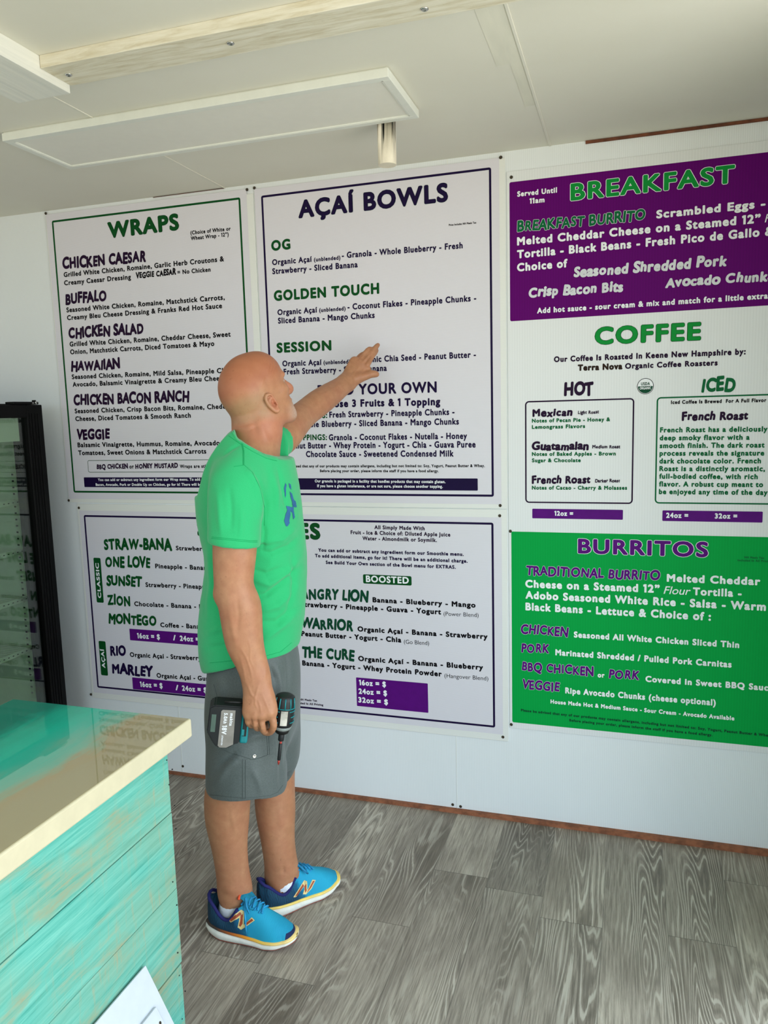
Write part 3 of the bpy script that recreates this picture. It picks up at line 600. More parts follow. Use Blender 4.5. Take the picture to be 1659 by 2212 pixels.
T(c, 'note_text', 'heavy', 'dgreen', 'Please be advised that any of our products may contain allergens, including but not limited to: Soy, Yogurt, Peanut Butter & Whey.', 130, 1193, 1680, 1352, 15); T(c, 'note_text', 'heavy', 'dgreen', 'Before placing your order, please inform the staff if you have a food allergy.', 429, 1255, 1315, 1348, 15)
s.screws(((1104.5, 383), (1102.5, 1147.5), (1104.5, 1565))); s.done()

# ------------------------------------------------------------------ glass door fridge in the left corner
XF = -2.35; fy0, fy1 = 1.98, 2.642
fr_ = tag(empty('display_fridge', (XF-.33, 2.31, 0)), 'black framed upright glass door fridge with empty wire shelves in the left corner', 'fridge')
bm = bmesh.new(); xb = XF-.62
for lo, hi in (((xb, fy0, .08), (xb+.03, fy1, 1.66)), ((xb, fy0, .08), (XF-.055, fy0+.04, 1.66)), ((xb, fy1-.04, .08), (XF-.055, fy1, 1.66)), ((xb, fy0, 1.61), (XF-.055, fy1, 1.66)), ((xb, fy0, .08), (XF-.055, fy1, .2))): box(bm, lo, hi, 0)
for y in (fy0+.06, fy1-.06): box(bm, (xb+.05, y-.02, 0), (xb+.09, y+.02, .08)); box(bm, (XF-.15, y-.02, 0), (XF-.11, y+.02, .08))
part('cabinet', bm, MT['blackmetal'], fr_)
bm = bmesh.new()
box(bm, (xb+.03, fy0+.04, .2), (xb+.036, fy1-.04, 1.61)); box(bm, (xb+.036, fy1-.046, .2), (XF-.075, fy1-.04, 1.61)); box(bm, (xb+.036, fy0+.04, .2), (XF-.075, fy0+.046, 1.61)); box(bm, (xb+.03, fy0+.04, .2), (XF-.075, fy1-.04, .206)); box(bm, (xb+.03, fy0+.04, 1.604), (XF-.075, fy1-.04, 1.61))
part('liner', bm, MT['liner'], fr_)
bm = bmesh.new(); gy0, gy1, gz0, gz1 = fy0+.09, 2.555, .30, 1.603
for lo, hi in (((XF-.045, gy1, .2), (XF, fy1, 1.655)), ((XF-.045, fy0, .2), (XF, gy0, 1.655)), ((XF-.045, gy0, gz1), (XF, gy1, 1.655)), ((XF-.045, gy0, .2), (XF, gy1, gz0))): box(bm, lo, hi, .003)
for y in (2.566, 2.580, 2.597, 2.612): box(bm, (XF-.004, y, .22), (XF+.0025, y+.004, 1.62), .001)
dr = part('door_frame', bm, MT['blackmetal'], fr_)
bm = bmesh.new(); box(bm, (XF-.05, gy1-.035, gz0), (XF-.03, gy1, gz1), 0); box(bm, (XF-.05, gy0, gz0), (XF-.03, gy0+.035, gz1), 0); part('gasket', bm, MT['rubber'], fr_)
bm = bmesh.new(); box(bm, (XF-.022, gy0, gz0), (XF-.018, gy1, gz1), 0); part('door_glass', bm, MT['glass'], fr_)
bm = bmesh.new(); box(bm, (XF-.05, gy0, 1.508), (XF-.028, 2.533, 1.602), .001); part('header_panel', bm, MT['diffuser'], fr_)
for z in (1.262, 1.052, .845, .622):
    bm = bmesh.new(); xs0, xs1 = xb+.06, XF-.105
    box(bm, (xs1-.008, fy0+.05, z-.022), (xs1, fy1-.05, z), .001)
    for k in range(28): y = fy0+.06+k*(fy1-fy0-.12)/27; tube(bm, [(xs0, y, z-.004), (xs1, y, z-.004)], .0022, 5)
    for x in (xs0, (xs0+xs1)/2): tube(bm, [(x, fy0+.05, z-.008), (x, fy1-.05, z-.008)], .003, 5)
    sh = part('wire_shelf', bm, MT['wire'], fr_)
    bm = bmesh.new()
    for k in range(22): y = fy0+.07+k*(fy1-fy0-.14)/21; box(bm, (xs1-.0005, y-.004, z-.013), (xs1+.0006, y+.004, z-.009))
    q = obj('shelf_slots', bm, MT['rubber'], None); q.parent = sh
for x in (XF-.135, xb+.09):
    bm = bmesh.new(); box(bm, (x-.011, fy1-.05, .38), (x+.011, fy1-.046, 1.40), .0005); sh = part('shelf_standard', bm, MT['wire'], fr_)
    bm = bmesh.new()
    for k in range(36): box(bm, (x-.009, fy1-.0508, .40+k*.0275), (x+.001, fy1-.0498, .407+k*.0275))
    q = obj('standard_slots', bm, MT['rubber'], None); q.parent = sh
bm = bmesh.new(); a = PX(24, 873, XF-.01); b = PX(74, 868, XF-.01)
box(bm, (XF-.04, a[1], 1.656), (XF+.004, 2.62, 1.667), .002); lathe(bm, [(.008, 0), (.008, .012)], Matrix.Translation((XF-.01, 2.61, 1.662)), 14)
part('hinge', bm, MT['blackmetal'], fr_)
bm = bmesh.new(); lathe(bm, [(.006, 0), (.006, .002), (.003, .003)], Matrix.Translation((XF+.004, 2.605, 1.663)) @ Matrix.Rotation(math.radians(90), 4, 'Y'), 12); box(bm, (XF+.003, 2.583, 1.659), (XF+.0052, 2.593, 1.665)); part('hinge_screw', bm, MT['chrome'], fr_)

# ------------------------------------------------------------------ counter with epoxy top
CX = -.970; CYE = 1.421-.035; CZ = .92; CW = .445
cc = tag(empty('counter_cabinet', (CX-CW/2, .5, 0)), 'counter base clad in turquoise washed wooden planks, standing in the left foreground', 'counter')
bm = bmesh.new(); box(bm, (CX-CW+.02, .0, .0), (CX-.019, CYE-.019, CZ-.043)); part('carcass', bm, MT['gap'], cc)
edges = [.8765, .7085, .5245, .339, .158, .0]
rj = random.Random(3)
for k in range(5):
    z1, z0 = edges[k], edges[k+1]; e = rj.uniform(-.004, .004)
    bm = bmesh.new(); box(bm, (CX-.018, -.05, z0+.0012), (CX+rj.uniform(-.001, .001), CYE+e, z1-.0012), .0012); pl = part('plank', bm, MT['plank'], cc)
    bm = bmesh.new(); box(bm, (CX-CW, CYE-.018, z0+.0012), (CX-.019, CYE+e-.001, z1-.0012), .0012); part('plank', bm, MT['plank'], cc)
bm = bmesh.new()
for (px_, py_) in ((360, 1642), (372, 1662), (377, 1740), (380, 1790), (373, 1905), (382, 1955), (384, 2058), (387, 2107), (400, 2141), (393, 2201), (365, 1695)):
    q = PX(px_, py_, CX+.0005); lathe(bm, [(.0015, -.001), (.0015, .0012), (.0007, .0013)], Matrix.Translation(q) @ Matrix.Rotation(math.radians(90), 4, 'Y'), 8)
part('nail_heads', bm, MT['rubber'], cc)
bm = bmesh.new(); tx1, tx0, ty1, tt = -.927, -1.425, 1.421, .043
box(bm, (tx0, -.1, CZ-tt), (tx1, ty1, CZ-.0006), .004, 0, None, 3)
ct = tag(obj('countertop', bm, MT['cream'], None), 'glossy teal and sand epoxy bar top with cream edges, resting on the turquoise counter', 'countertop')
bm = bmesh.new(); box(bm, (tx0+.004, -.096, CZ-.004), (tx1-.0035, ty1-.0035, CZ), .001); obj('epoxy_surface', bm, MT['epoxy'], ct)
# white board leaning on the counter
wbd = tag(empty('white_board', (CX+.004, 1.02, .44)), 'white plastic board leaning against the turquoise counter at the bottom of the photo', 'board')
q0 = Vector((-.967, 1.245, .437)); q1 = Vector((-.906, 1.245, .315)); dn = (q1-q0).normalized(); L_ = .437/abs(dn.z)*.985
Nn = Vector((-dn.z, 0, dn.x)); Nn = Nn if Nn.x > 0 else -Nn
mtx = Matrix(((0, dn.x, Nn.x, q0.x), (-1, 0, 0, q0.y), (0, dn.z, Nn.z, q0.z), (0, 0, 0, 1)))  # local x: towards viewer, y: down the board, z: off the board
bm = bmesh.new(); box(bm, (0, 0, 0), (.42, L_, .006), .0012, 0, mtx); part('sheet', bm, MT['plate'], wbd)
bm = bmesh.new(); box(bm, (.028, .075, .006), (.34, L_-.08, .014), .0012, 0, mtx); sb = part('mounting_plate', bm, MT['plate'], wbd)
bm = bmesh.new()
for lx, ly in ((.038, .105), (.032, .155)): lathe(bm, [(.0035, 0), (.0035, .0006), (.0015, .0007)], mtx @ Matrix.Translation((lx, ly, .0138)), 10)
part('screw_holes', bm, MT['screw'], wbd)

# ------------------------------------------------------------------ distance-field modelling for soft shapes
class Field:
    def __init__(s, lo, hi, h):
        s.lo = np.array(lo, float); s.h = h; s.n = np.ceil((np.array(hi)-s.lo)/h).astype(int)+1
        s.a = np.full(s.n, 0.05, 'f')
    def win(s, lo, hi, pad):
        i0 = np.clip(np.floor((np.array(lo)-pad-s.lo)/s.h).astype(int), 0, s.n-1); i1 = np.clip(np.ceil((np.array(hi)+pad-s.lo)/s.h).astype(int)+1, 1, s.n)
        sl = tuple(slice(a, b) for a, b in zip(i0, i1))
        ax = [s.lo[k]+s.h*np.arange(i0[k], i1[k]) for k in range(3)]
        X = np.stack(np.meshgrid(*ax, indexing='ij'), -1).astype('f'); return sl, X
    def blend(s, sl, d, k):
        a = s.a[sl]
        if k <= 0: s.a[sl] = np.minimum(a, d); return
        h = np.clip(.5+.5*(a-d)/k, 0, 1); s.a[sl] = a*(1-h)+d*h-k*h*(1-h)
    def carve(s, sl, d, k):
        a = s.a[sl]
        if k <= 0: s.a[sl] = np.maximum(a, -d); return
        h = np.clip(.5-.5*(a+d)/k, 0, 1); s.a[sl] = a*(1-h)+(-d)*h+k*h*(1-h)
    def tube(s, pts, w1, w2=None, ref=ED, k=.015, carve=False, exp=2.0, kin=.006, sm=True):
        pts = np.array(pts, float); n = len(pts)
        if n > 3 and sm:
            w1 = np.broadcast_to(np.array(w1, float), n); w2 = w1 if w2 is None else np.broadcast_to(np.array(w2, float), n)
            Z = np.column_stack([pts, w1, w2]); Z = np.vstack([2*Z[0]-Z[1], Z, 2*Z[-1]-Z[-2]]); o = []
            for i in range(1, n):
                for t in (0, .34, .67): o.append(.5*(2*Z[i]+(Z[i+1]-Z[i-1])*t+(2*Z[i-1]-5*Z[i]+4*Z[i+1]-Z[i+2])*t*t+(3*Z[i]-Z[i-1]-3*Z[i+1]+Z[i+2])*t**3))
            o.append(Z[n]); Z = np.array(o); pts, w1, w2 = Z[:, :3], Z[:, 3], Z[:, 4]; n = len(pts)
        w1 = np.broadcast_to(np.array(w1, float), n); w2 = w1 if w2 is None else np.broadcast_to(np.array(w2, float), n)
        pad = max(w1.max(), w2.max())+k+.02
        sl, X = s.win(pts.min(0), pts.max(0), pad); best = None
        for i in range(n-1):
            p, q = pts[i], pts[i+1]; T = q-p; L = np.linalg.norm(T); T = T/L
            n2 = ref-T*(ref@T); n2 = n2/np.linalg.norm(n2); n1 = np.cross(n2, T)
            V = X-p; u = np.clip(V@T/L, 0, 1); A = w1[i]+(w1[i+1]-w1[i])*u; B = w2[i]+(w2[i+1]-w2[i])*u
            o1 = V@n1; o2 = V@n2; o3 = V@T-u*L; mn = np.minimum(A, B)
            if exp == 2.0: g = np.sqrt((o1/A)**2+(o2/B)**2+(o3/mn)**2)
            else: g = (np.abs(o1/A)**exp+np.abs(o2/B)**exp+np.abs(o3/mn)**exp)**(1/exp)
            # first-order distance
            gr = np.sqrt((o1/(A*A))**2+(o2/(B*B))**2+(o3/(mn*mn))**2)+1e-6
            d = np.where(g > .3, g*(g-1)/(gr*1.0)/1.0, (g-1)*mn) if exp == 2.0 else (g-1)*mn
            if best is None: best = d
            else:
                h = np.clip(.5+.5*(best-d)/kin, 0, 1); best = best*(1-h)+d*h-kin*h*(1-h)
        (s.carve if carve else s.blend)(sl, best.astype('f'), k)
    def ell(s, c, ax, r, k=.015, carve=False):
        c = np.array(c, float); ax = np.array(ax, float); r = np.array(r, float)
        sl, X = s.win(c, c, r.max()+k+.02); V = X-c; q = np.stack([V@ax[i] for i in range(3)], -1)
        k0 = np.linalg.norm(q/r, axis=-1); k1 = np.linalg.norm(q/(r*r), axis=-1)+1e-6
        d = np.where(k0 > .3, k0*(k0-1)/k1, (k0-1)*r.min()); (s.carve if carve else s.blend)(sl, d.astype('f'), k)
    def grid(s):
        return s.win(s.lo, s.lo+s.h*(s.n-1), 0)[1]
    def mesh(s, relax=2):
        a = s.a; ins = a < 0; n = np.array(a.shape)
        c = n-1
        cnt = np.zeros(c, np.uint8)
        for dx in (0, 1):
            for dy in (0, 1):
                for dz in (0, 1): cnt += ins[dx:dx+c[0], dy:dy+c[1], dz:dz+c[2]]
        act = (cnt > 0) & (cnt < 8); idx = np.argwhere(act); vid = np.full(c, -1, np.int64); vid[act] = np.arange(len(idx))
        S = np.zeros((len(idx), 3)); W = np.zeros(len(idx))
        cor = [(x, y, z) for x in (0, 1) for y in (0, 1) for z in (0, 1)]
        val = {q: a[idx[:, 0]+q[0], idx[:, 1]+q[1], idx[:, 2]+q[2]].astype(float) for q in cor}
        for p in cor:
            for k in range(3):
                if p[k] == 0:
                    q = list(p); q[k] = 1; q = tuple(q); va, vb = val[p], val[q]; m = (va < 0) != (vb < 0)
                    t = np.where(m, va/np.where(m, va-vb, 1), 0); pos = np.array(p, float)[None].repeat(len(idx), 0); pos[:, k] += t
                    S[m] += pos[m]; W[m] += 1
        V = (idx+S/W[:, None])*s.h+s.lo
        F = []
        for k in range(3):
            u, v = (k+1) % 3, (k+2) % 3
            sl0 = [slice(None)]*3; sl1 = [slice(None)]*3; sl0[k] = slice(0, -1); sl1[k] = slice(1, None)
            for x in (u, v): sl0[x] = slice(1, -1); sl1[x] = slice(1, -1)
            A_, B_ = ins[tuple(sl0)], ins[tuple(sl1)]
            e = np.argwhere(A_ != B_)
            if not len(e): continue
            fl = A_[tuple(e.T)]
            b = e.copy(); b[:, u] += 1; b[:, v] += 1
            def at(du, dv):
                q = b.copy(); q[:, u] += du; q[:, v] += dv; return vid[tuple(q.T)]
            Q = np.stack([at(-1, -1), at(0, -1), at(0, 0), at(-1, 0)], 1); Q[~fl] = Q[~fl][:, ::-1]; F.append(Q)
        F = np.vstack(F)
        for _ in range(relax): V = laplace(V, F, .5)
        return V, F
def smax(a, b, k=.005):
    h = np.clip(.5-.5*(b-a)/k, 0, 1); return b*(1-h)+a*h+k*h*(1-h)
def laplace(V, F, f):
    acc = np.zeros_like(V); w = np.zeros(len(V))
    for a, b in ((0, 1), (1, 2), (2, 3), (3, 0)):
        np.add.at(acc, F[:, a], V[F[:, b]]); np.add.at(acc, F[:, b], V[F[:, a]]); np.add.at(w, F[:, a], 1); np.add.at(w, F[:, b], 1)
    return V+(acc/w[:, None]-V)*f
def vnormals(V, F):
    n = np.cross(V[F[:, 2]]-V[F[:, 0]], V[F[:, 3]]-V[F[:, 1]]); N = np.zeros_like(V)
    for k in range(4): np.add.at(N, F[:, k], n)
    return N/(np.linalg.norm(N, axis=1)[:, None]+1e-12)
def mesh_obj(name, V, F, mat, parent=None, attrs=None):
    me = bpy.data.meshes.new(name); me.vertices.add(len(V)); me.vertices.foreach_set('co', V.astype('f').ravel())
    me.loops.add(F.size); me.loops.foreach_set('vertex_index', F.astype('i').ravel())
    me.polygons.add(len(F)); me.polygons.foreach_set('loop_start', np.arange(0, F.size, 4, dtype='i'))
    me.update(calc_edges=True); me.validate()
    for k, v in (attrs or {}).items():
        at = me.attributes.new(k, 'FLOAT', 'POINT'); at.data.foreach_set('value', v.astype('f'))
    o = link(name, me, mat, None, True)
    if parent is not None: o.parent = parent; o.matrix_parent_inverse = parent.matrix_basis.inverted()
    return o
def bvh_of(o):
    me = o.data; mw = o.matrix_basis; return BVHTree.FromPolygons([mw @ v.co for v in me.vertices], [tuple(p.vertices) for p in me.polygons])
def seg_dist(px, py, pl):
    """distance in photo pixels from points to a polyline, and the fraction along it"""
    best = np.full(px.shape, 1e9); fr = np.zeros(px.shape); n = len(pl)-1
    for i, ((x0, y0), (x1, y1)) in enumerate(zip(pl, pl[1:])):
        dx, dy = x1-x0, y1-y0; u = np.clip(((px-x0)*dx+(py-y0)*dy)/(dx*dx+dy*dy), 0, 1)
        d = np.hypot(px-x0-u*dx, py-y0-u*dy); m = d < best; best[m] = d[m]; fr[m] = (i+u[m])/n
    return best, fr
def creases(V, F, lines):
    """raise or press soft folds (height in metres, width in px) into the side seen in the photo"""
    N = vnormals(V, F); face = ((CAM-V)*N).sum(1) > 0
    q = V-CAM; dd = q@CF; px = 829.5+FPX*(q@CR)/dd; py = 1106-FPX*(q@CU)/dd; H = np.zeros(len(V))
    for pl, amp, wd in lines:
        d, fr = seg_dist(px, py, pl); H += amp*np.exp(-(d/wd)**2)*np.sin(np.pi*np.clip(fr, .03, .97))**.6
    return V+N*(H*face)[:, None]
def on_surface(bvh, pl, lift, step=2.0):
    """points of a photo polyline dropped on to a surface"""
    pts = []
    for (x0, y0), (x1, y1) in zip(pl, pl[1:]):
        n = max(1, int(math.hypot(x1-x0, y1-y0)/step))
        for i in range(n): pts.append((x0+(x1-x0)*i/n, y0+(y1-y0)*i/n))
    pts.append(pl[-1]); out = []
    for p in pts:
        d = Vector(ray(*p)).normalized(); r = bvh.ray_cast(Vector(CAM), d)
        if r[0] is not None and (not out or (r[0]-out[-1]).length < .05): out.append(r[0]+r[1]*lift)
    return out
def stitch(name, bvh, pls, rad, mat, parent, lift=0.0):
    for pl in pls:
        bm = bmesh.new(); p = on_surface(bvh, pl, lift+.0002)
        if len(p) > 1: tube(bm, p, rad, 6)
        o = obj(name, bm, mat); o.parent = parent; o.matrix_parent_inverse = parent.matrix_basis.inverted()
def decal(name, bvh, polys, mat, parent, lift=.0012, step=.8):
    """print or patch: photo polygons dropped on to a surface as a fine sheet"""
    bm = bmesh.new()
    for pl in polys:
        xs = [p[0] for p in pl]; ys = [p[1] for p in pl]; nx = int((max(xs)-min(xs))/step)+2; ny = int((max(ys)-min(ys))/step)+2; vs = {}
        def vert(i, j):
            if (i, j) not in vs:
                r = bvh.ray_cast(Vector(CAM), Vector(ray(min(xs)+i*step, min(ys)+j*step)).normalized())
                vs[(i, j)] = bm.verts.new(r[0]+r[1]*lift*(1 if r[1].dot(r[0]-Vector(CAM)) < 0 else -1)) if r[0] is not None else None
            return vs[(i, j)]
        for i in range(nx):
            for j in range(ny):
                x, y = min(xs)+(i+.5)*step, min(ys)+(j+.5)*step; ins = False; n = len(pl)
                for k in range(n):
                    (xa, ya), (xb, yb) = pl[k], pl[(k+1) % n]
                    if (ya > y) != (yb > y) and x < (xb-xa)*(y-ya)/(yb-ya)+xa: ins = not ins
                if ins:
                    q = [vert(i, j), vert(i+1, j), vert(i+1, j+1), vert(i, j+1)]
                    if None not in q: bm.faces.new(q[::-1])
    o = obj(name, bm, mat, None, True); o.parent = parent; o.matrix_parent_inverse = parent.matrix_basis.inverted(); return o

# ------------------------------------------------------------------ the man
def rdz(V): q = V-MB; return q@ER, q@ED, V[..., 2]
def curve_z(pts, d):
    """photo polyline at depth d -> z as a function of r"""
    w_ = [M(q[0], q[1], q[2] if len(q) > 2 else d) for q in pts]; r = [(p-MB)@ER for p in w_]; z = [p[2] for p in w_]; o = np.argsort(r)
    return np.array(r)[o], np.array(z)[o]
def rows(rws):
    pts, w1, w2 = [], [], []
    for y, xl, xr, d, hd in rws:
        a, b = M(xl, y, d), M(xr, y, d); pts.append((a+b)/2); w1.append(np.linalg.norm(b-a)/2); w2.append(hd)
    return np.array(pts), np.array(w1), np.array(w2)
def mid(pts3):  # (px, py, d, half width px) -> points, widths
    p = [M(x, y, d) for x, y, d, _ in pts3]; return np.array(p), np.array([wpx*mpp(q) for q, (_, _, _, wpx) in zip(p, pts3)])
def at(px, py, Y): return P(px, py, Y)

B = Field((-1.40, 1.70, .03), (-.82, 2.78, 1.862), .003)
# legs
pn, wn_, hn = rows([(1480, 470, 570, -.075, .085), (1600, 465, 545, -.08, .075), (1690, 455, 536, -.082, .062), (1728, 451.5, 530, -.080, .056), (1772, 452.7, 529.4, -.072, .055), (1829, 466, 526, -.070, .043), (1874, 474.4, 528, -.066, .035), (1909, 479, 533, -.062, .031), (1932, 482, 535, -.06, .027), (1962, 490, 532, -.06, .020)])
B.tube(pn, wn_, hn, k=.01, kin=.03)
pf, wf, hf = rows([(1480, 540, 630, .08, .085), (1600, 555, 632, .07, .072), (1665, 556, 629, .062, .062), (1728, 558, 629.7, .057, .055), (1772, 564.5, 628.6, .053, .053), (1829, 574, 629.7, .040, .043), (1874, 581, 636, .040, .035), (1894, 583, 637, .040, .031), (1912, 588, 635, .040, .027), (1940, 596, 638, .04, .020)])
B.tube(pf, wf, hf, k=.01, kin=.03)
for c_ in (M(501, 1912, -.088), M(620, 1880, .024)): B.ell(c_, np.eye(3), (.016, .016, .016), .02)     # ankle bones
# trunk inside the clothes
pt_, wt, ht = rows([(1470, 480, 612, 0, .12), (1300, 478, 625, 0, .115), (1120, 470, 615, .005, .13), (1030, 478, 606, .01, .13), (985, 505, 596, .015, .10)])
B.tube(pt_, wt, ht, k=.02)
# neck
NK = rows([(985, 512, 594, .01, .062), (950, 508, 600, .012, .060), (922, 508, 604, .016, .058), (890, 506, 596, .022, .056), (860, 505, 590, .024, .055)])
B.tube(*NK, k=.03, kin=.02)
# right arm, hanging
pa, wa = mid([(530, 1020, -.125, 34), (516, 1050, -.170, 40), (509, 1100, -.198, 43), (507.5, 1175, -.212, 42), (505.5, 1225, -.216, 38), (505.5, 1272, -.220, 35.5), (519, 1310, -.222, 39), (523, 1350, -.224, 37), (529, 1392, -.228, 34), (544, 1433, -.234, 27.5), (553, 1460, -.240, 25), (556, 1487, -.245, 25)])
B.tube(pa, wa, wa*.92*np.array([1, 1, 1, 1, 1, .95, .95, .92, .9, .78, .72, .66]), k=.015, kin=.02)
B.ell(M(476, 1285, -.215), np.eye(3), (.016, .016, .02), .02)                                                          # elbow point
# right hand round the tool handle
ph, wh = mid([(556, 1484, -.246, 25), (559, 1505, -.254, 31), (562, 1530, -.262, 34), (562, 1545, -.262, 34)])
B.tube(ph, wh, [.021, .020, .0175, .016], k=.012, kin=.012)
FING = [[(537, 1545, -.262), (536, 1559, -.262), (543, 1567, -.234), (546, 1556, -.205)],
        [(549, 1545, -.266), (550, 1564, -.267), (557, 1573, -.236), (560, 1560, -.203)],
        [(564, 1546, -.268), (566, 1570, -.270), (572, 1580, -.238), (575, 1566, -.203)],
        [(585, 1538, -.266), (591, 1566, -.268), (584, 1581, -.246), (571, 1583, -.226)]]
for fi, rr_ in zip(FING, ((.0082, .0084, .0078, .007), (.0088, .0090, .0084, .0074), (.0091, .0093, .0086, .0076), (.0096, .0095, .0088, .0075))):
    B.tube([M(*q) for q in fi], rr_, k=.0025, kin=.004)
for q in ((537, 1546, -.268), (549, 1546, -.274), (565, 1547, -.276), (584, 1541, -.272)): B.ell(M(*q), np.eye(3), (.0105, .0105, .0105), .008)
B.tube([M(572, 1496, -.238), M(584, 1518, -.212), M(583, 1538, -.188), M(577, 1553, -.180)], (.015, .0125, .0105, .0085), k=.010, kin=.008)  # thumb, on the far side
# left arm, reaching for the board
SH = M(606, 950, .165)
la = [SH, at(630, 920, 2.30), at(658, 894, 2.385), at(690, 869, 2.46), at(718, 849, 2.535), at(744, 830, 2.60), at(752, 824, 2.62)]
lw = np.array([.052, .047, .040, .040, .035, .0275, .027])
B.tube(la, lw, lw*np.array([1, .95, .95, .9, .85, .75, .72]), ref=CF, k=.015, kin=.02)
B.tube([at(752, 824, 2.62), at(764, 809, 2.642), at(777, 791, 2.662), at(781, 785, 2.664)], (.028, .036, .040, .036), (.019, .017, .014, .012), ref=CF, k=.012, kin=.01)
LF = [[(767, 782, 2.668), (779, 768, 2.690), (789, 764, 2.708), (793, 769, 2.722)],
      [(775, 781, 2.662), (794, 757, 2.686), (802, 755, 2.706), (805, 760, 2.722)],
      [(784, 784, 2.660), (800, 764, 2.684), (809, 753, 2.705), (816.5, 745, 2.722)],
      [(793, 789, 2.660), (803, 771, 2.684), (809, 763, 2.702), (813.5, 757, 2.716)]]
for fi, r0 in zip(LF, (.0078, .0085, .0090, .0088)):
    B.tube([at(*q) for q in fi], (r0*1.1, r0*1.04, r0*.95, r0*.85), k=.0025, kin=.004)
B.tube([at(768, 818, 2.63), at(788, 813, 2.648), at(803, 808, 2.662), at(814, 808.5, 2.672)], (.017, .0125, .0105, .0092), k=.010, kin=.008)
# head
HY, HP = math.radians(28), math.radians(20)
hf_ = math.cos(HP)*(math.cos(HY)*ER+math.sin(HY)*ED)+math.sin(HP)*UZ
hr_ = math.sin(HY)*ER-math.cos(HY)*ED
hu_ = np.cross(hr_, hf_)
HC = M(542.5, 832, .015)
HA = np.array([hf_, hr_, hu_])
def hl(x, y, z): return HC+x*hf_+y*hr_+z*hu_
B.ell(HC, HA, (.096, .0755, .093), .02)
B.ell(hl(-.030, 0, -.012), HA, (.070, .072, .076), .02)            # back of the skull
B.ell(hl(.040, 0, .018), HA, (.060, .064, .066), .02)              # forehead
B.ell(hl(.048, 0, -.055), HA, (.052, .058, .062), .02)             # face
B.ell(hl(.060, 0, -.092), HA, (.042, .044, .036), .02)             # mouth and jaw
B.tube([hl(-.002, .052, -.070), hl(.025, .047, -.100), hl(.070, .022, -.122), hl(.083, 0, -.124), hl(.070, -.022, -.122), hl(.025, -.047, -.100), hl(-.002, -.052, -.070)], (.016, .018, .019, .020, .019, .018, .016), k=.022, kin=.012)
B.ell(hl(.040, 0, -.112), HA, (.045, .036, .022), .02)             # under the chin
for y in (-1, 1):
    B.ell(hl(.068, y*.040, -.040), HA, (.022, .020, .016), .016)   # cheekbone
    B.ell(hl(.086, y*.028, .000), HA, (.013, .024, .009), .012)    # brow
    B.ell(hl(.101, y*.031, -.020), HA, (.012, .016, .011), .008, True)   # eye socket
B.tube([hl(.094, 0, -.010), hl(.104, 0, -.030), hl(.117, 0, -.052), hl(.108, 0, -.062)], (.0085, .009, .0115, .009), (.009, .010, .0135, .012), ref=hr_, k=.010)
for y in (-1, 1):
    B.ell(hl(.103, y*.012, -.058), HA, (.010, .0085, .008), .006)  # nostril wings
    B.ell(hl(.109, y*.0065, -.067), HA, (.004, .0032, .004), .003, True)
B.ell(hl(.099, 0, -.083), HA, (.009, .022, .0055), .005); B.ell(hl(.097, 0, -.096), HA, (.009, .020, .006), .005)
B.ell(hl(.108, 0, -.0895), HA, (.009, .022, .0016), .002, True)
# ears
for y in (-1, 1):
    ec = hl(.006, y*.0745, -.060)
    eo = (y*hr_*.94-hf_*.34); eo = eo/np.linalg.norm(eo); eu = hu_*.96-hf_*.22; eu = eu-eo*(eu@eo); eu /= np.linalg.norm(eu); ef = np.cross(eu, eo)*(1 if y > 0 else -1); ef = ef if ef@hf_ > 0 else -ef
    E_ = lambda a, b, c: ec+ef*a*.85+eu*b+eo*c*.8
    B.ell(E_(0, 0, .001), np.array([ef, eu, eo]), (.0145, .0275, .0065), .006)
    rim = [E_(.011, .006, .004), E_(.009, .023, .008), E_(-.003, .029, .011), E_(-.013, .021, .014), E_(-.0155, .004, .013), E_(-.011, -.014, .009), E_(-.002, -.027, .006), E_(.007, -.024, .004)]
    B.tube(rim, (.004, .0042, .0045, .0047, .0047, .0046, .0055, .005), k=.003, kin=.003)
    B.ell(E_(.002, .010, .011), np.array([ef, eu, eo]), (.0085, .015, .0075), .002, True)
    B.tube([E_(.008, .014, .004), E_(-.004, .012, .006), E_(-.009, -.004, .006), E_(-.004, -.015, .005)], (.002, .0028, .003, .0026), k=.003)
    B.ell(E_(.004, -.006, .010), np.array([ef, eu, eo]), (.0068, .0095, .011), .002, True)
    B.ell(E_(.0125, -.008, .005), np.array([ef, eu, eo]), (.004, .006, .0045), .003)
BV, BF = B.mesh(2); B.a = None
